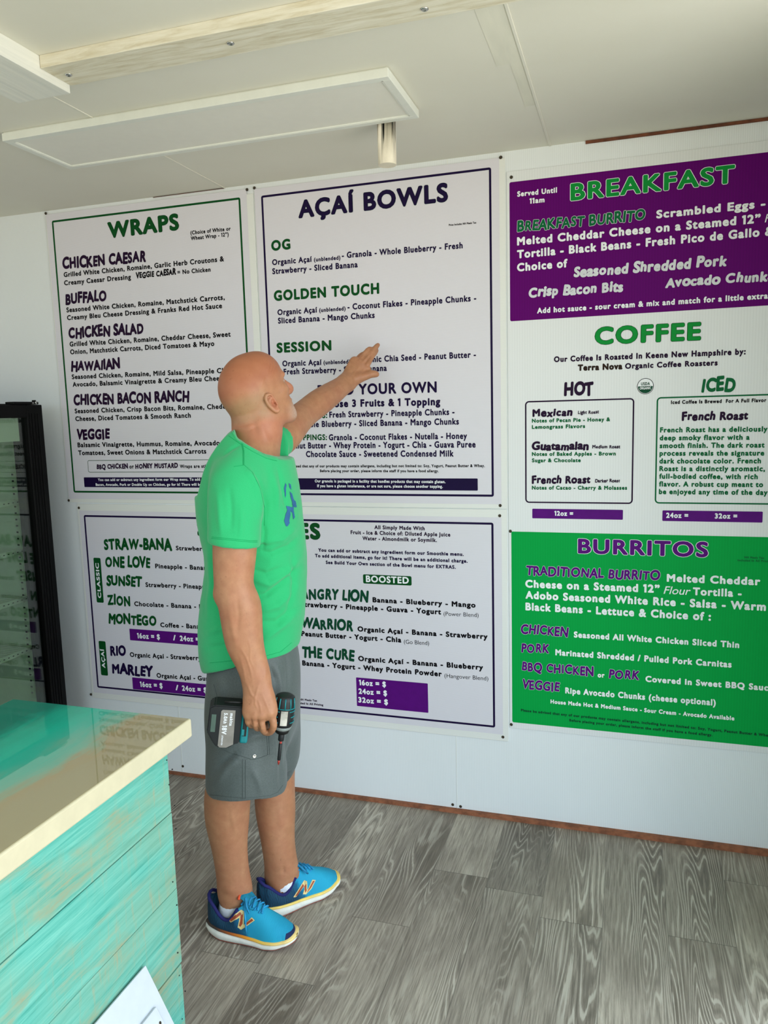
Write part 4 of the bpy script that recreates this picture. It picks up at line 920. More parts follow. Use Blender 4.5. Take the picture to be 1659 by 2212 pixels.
# veins, tendons, forehead lines, neck folds
VEIN = [([(542, 1551), (543, 1560), (546, 1571)], -.0028, 1.6), ([(556, 1552), (558, 1566), (562, 1578)], -.0028, 1.6), ([(573, 1552), (577, 1570), (578, 1582)], -.0026, 1.6), ([(771, 779), (781, 768), (790, 762)], -.002, 1.3), ([(780, 781), (792, 768), (801, 760)], -.0024, 1.3), ([(789, 785), (799, 771), (806, 762)], -.0024, 1.3), ([(519, 1420), (527, 1450), (531, 1480)], .0016, 2.5), ([(566, 1500), (577, 1525), (583, 1540)], .0012, 2.2), ([(553, 1535), (548, 1545)], .0012, 2), ([(556, 1508), (562, 1525), (564, 1542)], .0013, 2), ([(575, 1440), (571, 1470)], .0012, 3), ([(688, 858), (715, 842), (738, 828)], .0015, 4), ([(660, 905), (690, 880), (725, 858)], -.002, 6), ([(520, 1400), (533, 1422), (541, 1446), (546, 1470)], .0016, 2.2), ([(536, 1380), (541, 1400), (540, 1425), (548, 1442)], .0014, 2.0), ([(562, 1468), (556, 1490), (552, 1506), (551, 1520), (556, 1532)], .0018, 2.0),
        ([(533, 1475), (543, 1500), (551, 1508)], .0018, 2.2), ([(541, 1524), (546, 1512), (552, 1506)], .0013, 1.8), ([(512, 1290), (516, 1330), (512, 1370)], -.0022, 5), ([(495, 1300), (500, 1350), (512, 1400)], .002, 6),
        ([(583, 772), (585, 788), (582, 806)], -.0022, 1.5), ([(588, 772), (591, 790), (587, 806)], -.0022, 1.5), ([(593, 774), (597, 790), (593, 808)], -.0022, 1.5), ([(598, 779), (602, 794)], -.0022, 1.5),
        ([(509, 920), (530, 918), (550, 912)], -.0025, 3), ([(512, 930), (540, 928), (560, 920)], -.0018, 3), ([(507, 908), (528, 904), (545, 898)], .002, 5), ([(572, 812), (568, 822), (565, 832)], .0014, 2.2), ([(560, 905), (566, 930), (580, 955)], .003, 7), ([(545, 905), (555, 940)], -.002, 6),
        ([(500, 1745), (502, 1775), (510, 1800)], .0015, 4), ([(604, 1740), (608, 1790)], .0015, 5), ([(613, 1870), (612, 1890)], -.003, 5), ([(750, 783), (760, 800), (768, 812)], .0012, 2), ([(778, 790), (765, 805), (757, 815)], .0014, 2), ([(790, 795), (775, 808)], .0012, 2)]
BV = creases(BV, BF, VEIN)
r_, d_, z_ = rdz(BV)
hv = BV-HC; hx, hy, hz = hv@hf_, hv@hr_, hv@hu_
ishead = (z_ > 1.50) & (np.abs(hx) < .16) & (np.abs(hy) < .12)
nz = np.array([noise.noise(Vector(v*22)) for v in BV[::1]])
red = np.where(ishead, np.clip((hz+.022-.10*(hx+.02)*0+.35*np.clip(-hx-.03, 0, 1)*0+nz*.012)/.045, 0, 1), 0)
red = np.where(ishead & (hx < -.02), np.clip((hz+.035+nz*.012)/.045, 0, 1), red)
stub = np.where(ishead, np.clip((.000-hz+nz*.01)/.03, 0, 1)*np.clip((hz+.10)/.02, 0, 1)*np.clip((.01-hx)/.03, 0, 1), 0)
beard = np.where(ishead, np.clip((-.085-hz+nz*.012)/.03, 0, 1)*np.clip((hx-.045)/.04, 0, 1)*np.clip((.14+hz)/.012, 0, 1), 0)
pink = np.where(ishead, np.clip(1-np.abs(np.hypot(hx-.004, (hz+.060)*.6)-.0)/.024, 0, 1)*(np.abs(hy) > .066), 0)
pink = np.maximum(pink, .6*np.where(ishead, np.clip((hx-.098)/.012, 0, 1)*np.clip((hz+.075)/.01, 0, 1), 0))
pink = np.maximum(pink, .65*np.clip((.05-np.abs(z_-1.545))/.03, 0, 1)*(np.abs(r_-.0) < .12)*(d_ < .12))
m = NT('skin'); co = m.coords()
def attr(n): a = m.n('ShaderNodeAttribute'); a.attribute_name = n; return a.outputs['Fac']
n1 = m.noise(co, 40, 4); n2 = m.noise(co, 260, 3)
sk = m.ramp(n1, [(.3, srgb('#a87554')), (.7, srgb('#b88461'))])
sk = m.mix(m.math('MULTIPLY', attr('red'), .6), sk, srgb('#a25a3c')); sk = m.mix(m.math('MULTIPLY', attr('pink'), .7), sk, srgb('#bd6f58'))
sk = m.mix(m.math('MULTIPLY', attr('stub'), m.math('MULTIPLY_ADD', n2, .5, .25)), sk, srgb('#9c8262')); sk = m.mix(m.math('MULTIPLY', attr('beard'), m.math('MULTIPLY_ADD', n2, .9, -.05)), sk, srgb('#d2c4b8'))
v3 = m.noise(co, 14, 5, .65); sk = m.mix(m.ramp(v3, [(.42, (0, 0, 0, 1)), (.72, (.5, .5, .5, 1))]), sk, srgb('#a5644a')); v4 = m.noise(co, 95, 2); sk = m.mix(m.ramp(v4, [(.66, (0, 0, 0, 1)), (.78, (.35, .35, .35, 1))]), sk, srgb('#7d4a34'))
m.set(sk, .48, 0, .4); m.b.inputs['Subsurface Weight'].default_value = .08; m.b.inputs['Subsurface Radius'].default_value = (.012, .005, .003); m.b.inputs['Subsurface Scale'].default_value = .6
m.bump(m.math('ADD', n2, m.math('MULTIPLY', n1, 1.5)), .16, .001); MT['skin'] = m.m
man = mesh_obj('person', BV, BF, MT['skin'], None, dict(red=red, stub=stub, beard=beard, pink=pink))
tag(man, 'bald man in green t-shirt, grey shorts and blue shoes, pointing at a menu board', 'person')
for y in (-1, 1):
    bm = bmesh.new(); bmesh.ops.create_uvsphere(bm, u_segments=20, v_segments=12, radius=.0105); bmesh.ops.translate(bm, verts=bm.verts, vec=Vector(hl(.0815, y*.031, -.020)))
    ey = obj('eye', bm, flat('eye_white', '#d8d2cc', .2), man, True)
    bm = bmesh.new(); bmesh.ops.create_uvsphere(bm, u_segments=16, v_segments=8, radius=.0050); bmesh.ops.translate(bm, verts=bm.verts, vec=Vector(hl(.0877, y*.031, -.019))); obj('iris', bm, flat('iris', '#3a2c22', .2), ey, True)

# ---- t-shirt
S = Field((-1.42, 1.70, .74), (-.82, 2.42, 1.62), .0038)
SR = rows([(1460, 449, 626, 0, .160), (1386, 435, 636, 0, .158), (1319, 441, 648, 0, .152), (1264, 450, 651, 0, .148), (1215, 454, 651, 0, .148), (1170, 447.5, 648, 0, .156), (1115, 436, 642, 0, .170), (1072, 433, 637, .005, .178), (1034, 437, 631, .01, .18), (1000, 447, 622, .015, .175), (970, 466, 611, .02, .155), (948, 488, 605, .02, .12), (928, 503, 602, .02, .08)])
S.tube(*SR, k=.005, kin=.03)
rs, ws = mid([(540, 985, -.045, 50), (529, 1010, -.115, 53), (513, 1045, -.170, 55), (507, 1100, -.200, 52), (505.5, 1160, -.213, 50.5), (505, 1230, -.216, 50)])
S.tube(rs, ws, ws*np.array([.95, .95, .95, .95, .97, .97]), k=.02, kin=.02)
ls = [M(580, 962, .10), M(600, 951, .150), at(630, 925, 2.30)]
S.tube(ls, (.056, .053, .050), ref=CF, k=.02, kin=.02)
X = S.grid(); rX, dX, zX = rdz(X)
# cut: hem, near sleeve, far sleeve, neckline
hr, hz_ = curve_z([(440, 1445, 0), (453, 1442, -.05), (514, 1435, -.14), (570, 1427, -.155), (609, 1416, -.12), (634, 1393, -.03), (650, 1382, 0)], -.12)
hem = np.interp(rX, hr, hz_); torso = (dX > -.165) | (rX > .1) | (zX < .78)
sA, sB = M(455, 1173, -.215), M(556, 1180.5, -.215); slope = (sB[2]-sA[2])/((sB-sA)@ER)
slz = sA[2]+(rX-(sA-MB)@ER)*slope
insl = dX < -.163
inner = S.a+.012
armd = (at(690, 869, 2.46)-M(606, 950, .165)); armd /= np.linalg.norm(armd)
lcut = (X-at(605, 943, 2.205))@armd
lside = (dX > .12) & (zX > 1.30)
nr, nz_ = curve_z([(425, 1075), (433, 1047), (440, 1019), (455, 988), (470, 963), (491, 938), (507, 925.5), (513.5, 945), (544, 963), (572, 978), (598, 986), (615, 990)], -.04)
neck = np.interp(rX, nr, nz_)
a = S.a
a = smax(a, np.where(insl, slz-zX, hem-zX)); a = np.where(lside, smax(a, lcut), a)
a = np.where((dX < .085) | (rX < (M(585, 960, .05)-MB)@ER), np.maximum(a, np.where(zX > 1.25, zX-neck, -1)), a)
hol = np.where(insl, zX < slz+.03, zX < hem+.03) | (lside & (lcut > -.03))
a = np.where(hol, smax(a, -inner), a)
S.a = a.astype('f')
# neck opening
S.tube(*rows([(1000, 516, 590, .01, .066), (950, 505, 604, .012, .066), (900, 502, 604, .016, .066)]), k=.004, carve=True)
SV, SF = S.mesh(5)
FOLD = [([(548, 1290), (575, 1285), (605, 1262), (648, 1225)], -.006, 7), ([(545, 1250), (580, 1262), (622, 1240), (650, 1200)], .005, 8), ([(560, 1320), (600, 1310), (640, 1270)], .005, 9), ([(556, 1345), (600, 1345), (640, 1310)], -.005, 8),
        ([(566, 1385), (600, 1360), (635, 1330)], .005, 9), ([(545, 1230), (575, 1240), (610, 1225)], -.004, 6), ([(560, 1190), (585, 1195), (625, 1180), (645, 1160)], -.005, 7), ([(575, 1170), (610, 1165), (642, 1140)], .004, 7),
        ([(566, 1120), (572, 1150), (568, 1185)], -.004, 6), ([(545, 1020), (565, 1050), (575, 1090), (570, 1130)], -.005, 6), ([(530, 1010), (552, 1040), (562, 1085), (560, 1130)], .006, 9),
        ([(462, 1200), (470, 1280), (478, 1380)], -.006, 9), ([(450, 1190), (456, 1260), (448, 1340)], .004, 7), ([(450, 1400), (480, 1395), (520, 1385)], -.004, 7), ([(445, 1370), (470, 1360), (500, 1352)], .004, 8),
        ([(600, 1010), (612, 1060), (622, 1110)], -.004, 6), ([(585, 1010), (597, 1060), (600, 1110)], .004, 8), ([(470, 1060), (475, 1110), (478, 1160)], .004, 9), ([(495, 1050), (500, 1100), (498, 1150)], -.003, 8), ([(520, 1090), (522, 1130), (518, 1165)], .003, 7),
        ([(480, 985), (500, 970), (520, 960)], -.003, 5), ([(632, 1200), (636, 1260), (620, 1330)], -.005, 6)]
SV = creases(SV, SF, [(p, a_*1.5, w_*.85) for p, a_, w_ in FOLD])
SN = vnormals(SV, SF); nb = np.array([noise.noise(Vector((v[0]*9, v[1]*9, v[2]*6)))+.5*noise.noise(Vector(v*24)) for v in SV]); SV = SV+SN*(nb*.0030)[:, None]
m = NT('green_heather_cotton'); n1 = m.noise(m.coords(), 900, 2, .6); n2 = m.noise(m.coords((1, 1, 1)), 26, 3)
m.set(m.mix(m.math('MULTIPLY', n2, .25), m.ramp(n1, [(.3, srgb('#27a867')), (.7, srgb('#37b876'))]), srgb('#23ad69')), .9, 0, .15, 0, .25); m.bump(n1, .05, .0004); MT['shirt'] = m.m
MT['seam'] = flat('green_seam', '#23a162', .9, 0, .1); MT['printblue'] = flat('faded_blue_print', '#37648f', .85, 0, .1)
shirt = mesh_obj('t_shirt', SV, SF, MT['shirt'], man)
sb_ = bvh_of(shirt)
stitch('hem_seam', sb_, [[(457, 1163), (500, 1167), (540, 1171), (556, 1171)], [(453, 1432), (514, 1426), (570, 1418), (606, 1408), (630, 1388)], [(458, 1160), (500, 1164), (540, 1168), (556, 1168)]], .0007, MT['seam'], shirt)
stitch('shoulder_seam', sb_, [[(523, 955), (527, 975), (527, 1004)], [(521, 955), (525, 975), (525, 1004)], [(505, 1008), (528, 1005), (545, 1020), (562, 1055), (572, 1100), (571, 1135)], [(495, 942), (516, 957), (545, 975), (575, 990), (598, 996)]], .0008, MT['seam'], shirt)
stitch('neck_band', sb_, [[(502, 933), (512, 951), (543, 968), (571, 982.5), (599, 990)]], .0032, MT['shirt'], shirt, -.0015)
def pc(c, pts): return [(c[0]+x/c[2], c[1]+y/c[2]) for x, y in pts]
cp = (580, 1010, 14.744)
decal('chest_print', sb_, [pc(cp, q) for q in ([(530, 490), (570, 560), (545, 680), (555, 880), (525, 970), (510, 800), (490, 660)], [(640, 500), (700, 540), (720, 700), (660, 640)], [(665, 750), (740, 830), (790, 1000), (800, 1400), (830, 1580), (780, 1660), (750, 1450), (690, 1370), (690, 1260), (760, 1260), (740, 1080), (690, 920)],
    [(790, 1020), (860, 1080), (890, 1270), (800, 1250)], [(550, 1220), (680, 1240), (690, 1300), (690, 1500), (650, 1700), (670, 1760), (600, 1870), (550, 1870), (490, 1700), (540, 1480), (590, 1360)])], MT['printblue'], shirt)

# ---- shorts
H_ = Field((-1.36, 1.72, .40), (-.84, 2.32, .98), .0038)
H_.tube(*rows([(1350, 462, 622, 0, .13), (1400, 459, 630, 0, .145), (1440, 459, 638, 0, .155), (1500, 455, 639, 0, .165), (1550, 454, 636, 0, .165)]), k=.01, kin=.03)
H_.tube(*rows([(1500, 456, 600, -.065, .105), (1570, 454, 603, -.075, .108), (1620, 456, 608, -.080, .110), (1680, 452, 612, -.082, .110), (1780, 452, 614, -.082, .110)]), k=.03, kin=.03)
H_.tube(*rows([(1500, 545, 641, .075, .10), (1570, 548, 642, .08, .10), (1620, 550, 639, .082, .098), (1662, 550, 631, .082, .096), (1760, 550, 630, .082, .096)]), k=.03, kin=.03)
X = H_.grid(); rX, dX, zX = rdz(X)
h1 = curve_z([(440, 1719, -.13), (454, 1721, -.13), (480, 1726, -.165), (524, 1728, -.19), (556, 1725.5, -.19), (583, 1722.5, -.17), (602, 1714.5, -.14), (613, 1699, -.09), (618, 1692, -.08)], -.15)
h2 = curve_z([(540, 1690), (590, 1684), (612, 1678), (629, 1663), (645, 1640)], .06)
near = dX < .0
hem = np.where(near, np.interp(rX, *h1), np.interp(rX, *h2)); inner = H_.a+.012
a = smax(H_.a, hem-zX); a = np.where(zX < hem+np.where(near, .035, .03), smax(a, -inner), a); H_.a = a.astype('f')
HV, HF = H_.mesh(5)
SF_ = [([(470, 1690), (490, 1660), (515, 1640)], .006, 9), ([(465, 1660), (490, 1640), (512, 1625)], -.006, 8), ([(545, 1660), (560, 1690), (566, 1720)], .004, 9), ([(585, 1560), (592, 1620), (598, 1690)], .005, 9), ([(600, 1600), (606, 1650), (606, 1700)], -.004, 7),
       ([(600, 1440), (606, 1480), (604, 1530)], .006, 8), ([(618, 1410), (624, 1450), (622, 1500)], -.006, 7), ([(585, 1440), (592, 1470)], -.004, 6), ([(470, 1450), (480, 1480), (478, 1520)], .005, 9), ([(530, 1600), (550, 1590), (575, 1585)], .004, 8), ([(620, 1560), (619, 1620), (616, 1660)], -.004, 5)]
HV = creases(HV, HF, [(p, a_*1.3, w_*.9) for p, a_, w_ in SF_])
HN = vnormals(HV, HF); nb = np.array([noise.noise(Vector((v[0]*10, v[1]*10, v[2]*7))) for v in HV]); HV = HV+HN*(nb*.002)[:, None]
m = NT('grey_nylon'); n1 = m.noise(m.coords(), 300, 2); m.set(m.ramp(n1, [(.3, srgb('#4e5654')), (.7, srgb('#5b6361'))]), .55, 0, .4, 0, .15); m.bump(n1, .05, .0005); MT['shorts'] = m.m
MT['shseam'] = flat('dark_grey_stitching', '#49514f', .8)
shorts = mesh_obj('shorts', HV, HF, MT['shorts'], man)
hb = bvh_of(shorts)
stitch('stitching', hb, [[(454, 1717), (524, 1724), (556, 1721.5), (583, 1718.5), (600, 1711), (611, 1696)], [(478, 1617), (500, 1627), (530, 1636), (545, 1641), (562, 1637), (580, 1630)], [(524, 1640), (524, 1726)], [(530, 1642), (530, 1725)], [(575, 1560), (577, 1600), (578, 1630)], [(579, 1560), (581, 1600), (582, 1630)], [(462, 1478), (468, 1500), (470, 1520)]], .0008, MT['shseam'], shorts)
q = hb.ray_cast(Vector(CAM), Vector(ray(549.5, 1633.5)).normalized()); bm = bmesh.new()
if q[0] is not None:
    lathe(bm, [(.0058, -.001), (.0058, .0012), (.0045, .002), (.003, .001), (.0, .001)], Matrix.Translation(q[0]) @ q[1].to_track_quat('Z', 'Y').to_matrix().to_4x4(), 16); obj('pocket_snap', bm, MT['chrome'], shorts)

# ---- socks
def loft(bm, rws, n=24, cap=True):
    rings = []
    for (xl, yl), (xr, yr), d, hd in rws:
        a, b = M(xl, yl, d), M(xr, yr, d); c = (a+b)/2; u = (b-a)/2
        rings.append([bm.verts.new(c+u*math.cos(t)+ED*hd*math.sin(t)) for t in np.linspace(0, 2*math.pi, n+1)[:-1]])
    for r0, r1 in zip(rings, rings[1:]):
        for k in range(n): bm.faces.new((r0[k], r0[(k+1) % n], r1[(k+1) % n], r1[k])).smooth = True
    if cap: bm.faces.new(rings[-1])
MT['sock'] = flat('white_ribbed_sock', '#dfe2ea', .9, 0, .1)
bm = bmesh.new(); loft(bm, [((478, 1927), (540, 1941), -.062, .037), ((476.5, 1931), (542, 1944), -.062, .038), ((474, 1950), (550, 1958), -.062, .038), ((468, 1985), (560, 1985), -.062, .034)]); obj('sock', bm, MT['sock'], man, True)
bm = bmesh.new(); loft(bm, [((583, 1905), (645, 1883), .038, .046), ((581, 1912), (648, 1890), .038, .047), ((579, 1928), (648, 1906), .039, .042), ((576, 1950), (646, 1934), .042, .030)]); obj('sock', bm, MT['sock'], man, True)

# ---- running shoes
SL = .290
def ip(x, pts): xs, ys = zip(*pts); return float(np.interp(x, xs, ys))
def sm(x, pts, w=.010): return sum(ip(x+o, pts) for o in (-w, -w/2, 0, w/2, w))/5
WP = [(0, .018), (.006, .028), (.02, .037), (.05, .0455), (.09, .046), (.13, .044), (.17, .045), (.205, .0495), (.235, .0485), (.26, .041), (.274, .032), (.283, .022), (.288, .012), (.29, .004)]
ZB = [(0, .014), (.03, .003), (.06, 0), (.2, 0), (.24, .006), (.29, .026)]
ZT = [(0, .047), (.04, .044), (.09, .038), (.14, .033), (.2, .030), (.25, .034), (.29, .045)]
HT = [(0, .122), (.025, .110), (.05, .078), (.075, .062), (.095, .076), (.118, .118), (.135, .127), (.16, .116), (.19, .099), (.22, .084), (.25, .071), (.275, .059), (.29, .048)]
MT['midsole'] = flat('white_foam_midsole', '#dcdcd4', .6); MT['outsole'] = flat('rust_outsole', '#8a3f30', .7)
m = NT('stripe_orange_to_yellow'); co = m.coords(); s_ = m.n('ShaderNodeSeparateXYZ'); m.l(co, s_.inputs[0])
m.set(m.ramp(m.math('MULTIPLY', s_.outputs['X'], 1/SL), [(.16, srgb('#3a2b22')), (.34, srgb('#a8561c')), (.48, srgb('#e08a1e')), (.66, srgb('#efc050')), (.95, srgb('#f2d58a'))]), .5); MT['stripeN'] = m.m
MT['stripeF'] = flat('yellow_foam_stripe', '#efcf6c', .5)
def shoe_mat(name, toe):
    m = NT(name); co = m.coords(); s_ = m.n('ShaderNodeSeparateXYZ'); m.l(co, s_.inputs[0])
    nz = m.noise(co, 60, 3); kn = m.noise(m.coords((1, 1, 3)), 330, 2)
    f = m.math('ADD', m.math('MULTIPLY_ADD', s_.outputs['Z'], .55, s_.outputs['X']), m.math('MULTIPLY_ADD', nz, .03, -.015))
    c = m.ramp(m.math('MULTIPLY', f, 1/.32), [(.34, srgb('#080d30')), (.44, srgb('#0a1f42')), (.50, srgb('#0e4f74')), (.55, srgb('#1b95bd')), (.80, srgb('#22a3c6')), (.97, srgb('#1489ad'))])
    wv = m.n('ShaderNodeTexWave'); wv.inputs['Scale'].default_value = 55; wv.inputs['Distortion'].default_value = 7; wv.inputs['Detail'].default_value = 1; m.l(co, wv.inputs[0])
    c = m.mix(m.math('MULTIPLY', wv.outputs['Fac'], .14), c, srgb('#127ea2')); c = m.mix(m.math('MULTIPLY', kn, .09), c, srgb('#4fc0dc'))
    if toe:
        g = m.math('MULTIPLY', m.math('GREATER_THAN', s_.outputs['X'], .268), m.math('LESS_THAN', s_.outputs['Z'], .053))
        c = m.mix(g, c, srgb('#14224e'))
    m.set(c, .75, 0, .3); m.bump(kn, .25, .0008); return m.m
MT['collar'] = flat('navy_padded_collar', '#12145a', .8); MT['orange'] = flat('orange_tongue_edge', '#d8502a', .7); MT['cyan'] = flat('cyan_knit', '#2aa7c8', .8, vary=.2)
MT['lace'] = flat('blue_lace', '#1f8fc2', .7, vary=.25); MT['emrust'] = flat('rust_emblem', '#a4492c', .45); MT['emcream'] = flat('cream_emblem_edge', '#e6cf8e', .45)
def shoe_w(x):
    e = .262; return sm(x, WP, .006) if x < e else sm(e, WP, .006)*math.sqrt(max(0.0, 1-((x-e)/(SL+.0001-e))**2))
def make_shoe(heel, dirn, side, stripe, upm):
    """side: +1 when the emblem side is the shoe's own left"""
    f = ER*dirn[0]+ED*dirn[1]; f /= np.linalg.norm(f); l = np.cross(UZ, f); o = MB+ER*heel[0]+ED*heel[1]
    mtx = Matrix(((f[0], l[0], 0, o[0]), (f[1], l[1], 0, o[1]), (0, 0, 1, 0), (0, 0, 0, 1)))
    xs = np.concatenate([np.linspace(0, .02, 6)[:-1], np.linspace(.02, .25, 36)[:-1], np.linspace(.25, .278, 8)[:-1], np.linspace(.278, SL, 9)])
    bm = bmesh.new(); rings = []; NS = 12
    for x in xs:
        wx = max(.002, shoe_w(x)-.0035); zb = sm(x, ZT)-.006; h = sm(x, HT, .012)
        op = min(1, max(0, (.130-x)/.018))*min(1, max(0, (x-.006)/.012))      # ankle opening
        pts = []
        for k in range(NS+1):
            t = math.pi/2*k/NS; n = 2.5
            yd = wx*abs(math.cos(t))**(2/n)*(1-.12*math.sin(t)); zd = zb+(h-zb)*abs(math.sin(t))**(2/n)
            u = k/NS; ro = min(wx*.9, .041)
            if u < .66: v = u/.66; yo = wx+(ro-wx)*v**1.6+.004*math.sin(v*math.pi); zo = zb+(h-zb)*v
            elif u < .82: v = (u-.66)/.16; yo = ro-.008*v; zo = h+.003*math.sin(v*math.pi)-.003*v
            else: v = (u-.82)/.18; yo = (ro-.008)*(1-v); zo = h-.003-.03*v
            pts.append((yd*(1-op)+yo*op, zd*(1-op)+zo*op))
        xu = x-.007*max(0, (x-.24)/.05); row = [(xu, y, z) for y, z in pts]+[(xu, -y, z) for y, z in pts[-2::-1]]
        rings.append([bm.verts.new(q) for q in row])
    for r0, r1 in zip(rings, rings[1:]):
        for k in range(len(r0)-1): bm.faces.new((r0[k], r1[k], r1[k+1], r0[k+1])).smooth = True
    bm.faces.new(rings[0][::-1]); bm.faces.new(rings[-1]); bmesh.ops.recalc_face_normals(bm, faces=bm.faces[:])
    up = obj('running_shoe', bm, upm, None, True); up.matrix_basis = mtx; up.parent = man
    def slab(name, za, zb_, off, mat):
        bm = bmesh.new(); R_ = []
        for x in xs:
            wx = max(.0006, shoe_w(x)+off*min(1, (SL-x)/.02)); a, b = za(x), zb_(x); xx = x-.004*max(0, 1-x/.03)+.003*max(0, (x-.26)/.03)
            bul = .0025*min(1, wx/.02)
            q = [(xx, wx*.9, a), (xx, wx+bul*.2, a+(b-a)*.25), (xx, wx+bul, a+(b-a)*.6), (xx, wx, b), (xx, -wx, b), (xx, -wx-bul, a+(b-a)*.6), (xx, -wx-bul*.2, a+(b-a)*.25), (xx, -wx*.9, a)]
            R_.append([bm.verts.new(v) for v in q])
        for r0, r1 in zip(R_, R_[1:]):
            for k in range(8): bm.faces.new((r0[k], r1[k], r1[(k+1) % 8], r0[(k+1) % 8])).smooth = True
        bm.faces.new(R_[0][::-1]); bm.faces.new(R_[-1])
        return obj(name, bm, mat, up, True)
    slab('midsole', lambda x: sm(x, ZB)+.003, lambda x: sm(x, ZT)-.010, .0015, MT['midsole'])
    slab('midsole_stripe', lambda x: sm(x, ZT)-.0105, lambda x: sm(x, ZT)-.001, .0005, stripe)
    slab('outsole', lambda x: sm(x, ZB), lambda x: sm(x, ZB)+.0035, -.004, MT['outsole'])
    # padded collar rim
    bm = bmesh.new(); pts = []
    for x in np.linspace(.012, .115, 18): pts.append((x, min((max(.004, sm(x, WP, .006)-.0035))*.9, .041)-.003, sm(x, HT, .012)+.0005))
    loop = [(.004, 0, .126)]+pts; loop = loop+[(x, -y, z) for x, y, z in loop[:0:-1]]
    tube(bm, pts[::-1]+[(.005, .012, .125), (.003, 0, .127), (.005, -.012, .125)]+[(x, -y, z) for x, y, z in pts], .0052, 10); obj('collar', bm, MT['collar'], up, True)
    # tongue with orange edge
    bm = bmesh.new(); R_ = []
    for t in np.linspace(0, 1, 9):
        x = .165-.045*t; z = sm(x, HT, .012)+.002+.038*max(0, t-.25); hw = .027
        R_.append([bm.verts.new((x-.004*math.cos(a)-.0015, hw*math.sin(a), z-.010*(1-math.cos(a)))) for a in np.linspace(-1.25, 1.25, 9)])
    for r0, r1 in zip(R_, R_[1:]):
        for k in range(8): bm.faces.new((r0[k], r0[k+1], r1[k+1], r1[k])).smooth = True
    bmesh.ops.solidify(bm, geom=bm.faces[:], thickness=.005)
    obj('tongue', bm, MT['cyan'], up, True)
    bm = bmesh.new(); x = .1185; z = sm(.120, HT, .012)+.0305
    tube(bm, [(x-.004*math.cos(a), (.0285)*math.sin(a), z-.011*(1-math.cos(a))) for a in np.linspace(-1.35, 1.35, 13)], .0042, 8); obj('tongue_edge', bm, MT['orange'], up, True)
    # laces: crossings, bow and a loose end
    rl = random.Random(5)
    for k, x in enumerate((.128, .142, .156, .170, .184)):
        z = sm(x, HT, .012); w_ = .026-.001*k; bm = bmesh.new()
        for sgn in (-1, 1):
            pts = [(x-.006*sgn*a/1.2+.0, w_*math.sin(a*.95), z+.0035-.009*(1-math.cos(a))+.0012*sgn) for a in np.linspace(-1.2, 1.2, 9)]
            tube(bm, pts, .0027, 8)
        obj('lace_row', bm, MT['lace'], up, True)
    z0 = sm(.130, HT, .012)+.008
    bm = bmesh.new()
    tube(bm, [(.130, .0, z0), (.128, .018, z0+.008), (.118, .040, z0+.002), (.112, .052, z0-.008), (.122, .046, z0-.010), (.130, .022, z0+.002), (.131, 0, z0+.002)], .0026, 8)
    tube(bm, [(.130, .0, z0), (.134, -.018, z0+.007), (.146, -.034, z0-.006), (.158, -.040, z0-.022), (.150, -.036, z0-.016), (.138, -.020, z0+.002), (.131, 0, z0+.002)], .0026, 8)
    if stripe is MT['stripeN']:
        tube(bm, [(.131, 0, z0), (.133, -.022, z0), (.139, -.034, z0-.022), (.143, -.0395, z0-.045), (.146, -.044, z0-.066), (.148, -.0465, z0-.084)], .0022, 8)
    obj('lace_bow', bm, MT['lace'], up, True)
    return up
s1 = make_shoe((-.203, -.036), (.89, -.455), -1, MT['stripeN'], shoe_mat('blue_knit_upper_navy_toe', True))
s2 = make_shoe((-.054, -.012), (.90, .43), -1, MT['stripeF'], shoe_mat('blue_knit_upper', False))
for sh, c, oo, ii in ((s1, (450, 1880, 7.9), ([(345, 835), (560, 668), (615, 700), (610, 760), (385, 890)], [(540, 740), (615, 700), (610, 930), (560, 1012), (500, 970), (525, 860)], [(560, 1012), (610, 930), (745, 800), (795, 852), (645, 960)]), ([(365, 840), (545, 705), (565, 745), (395, 875)], [(555, 760), (592, 745), (588, 905), (550, 960), (525, 940), (545, 860)], [(640, 905), (745, 822), (772, 852), (650, 935)])),
    (s2, (560, 1840, 8.732), ([(640, 855), (845, 535), (900, 555), (880, 600), (690, 850)], [(840, 540), (900, 560), (905, 720), (880, 790), (820, 800), (850, 700)], [(840, 800), (890, 760), (1000, 525), (1060, 535), (985, 690), (880, 800)]), ([(670, 840), (820, 600), (840, 640), (710, 820)], [(850, 640), (885, 600), (888, 730), (860, 770)], [(905, 745), (1010, 545), (1045, 545), (975, 670), (900, 765)]))):
    bb = bvh_of(sh)
    decal('emblem_edge', bb, [pc(c, q) for q in oo], MT['emcream'], sh, .0012, .45); decal('emblem', bb, [pc(c, q) for q in ii], MT['emrust'], sh, .0020, .45)

# ------------------------------------------------------------------ impact driver in his right hand
DD = -.222
DO = M(613, 1540, DD); a_ = M(602, 1663, DD)-M(619, 1500, DD); a_ /= np.linalg.norm(a_); c_ = -ED-a_*(-ED@a_); c_ /= np.linalg.norm(c_); b_ = np.cross(a_, c_)
DM = Matrix(((b_[0], c_[0], a_[0], DO[0]), (b_[1], c_[1], a_[1], DO[1]), (b_[2], c_[2], a_[2], DO[2]), (0, 0, 0, 1)))  # local x: towards battery, y: towards viewer, z: along the bit
dv = tag(empty('impact_driver'), 'black and teal cordless impact driver held bit downwards in his lowered hand', 'power tool'); dv.matrix_basis = DM
FAT = Matrix.Diagonal((1.12, 1.12, 1, 1))
def dpart(name, bm, mat, smooth=False, parent=None):
    return obj(name, bm, mat, parent or dv, smooth)
MT['tealp'] = flat('teal_tool_plastic', '#127f84', .45); MT['blackp'] = flat('black_tool_plastic', '#14181a', .5); MT['label'] = flat('grey_battery_label', '#8b867e', .5, vary=.1); MT['silver'] = flat('worn_silver_nameplate', '#c9c6bc', .35, .5, vary=.3)
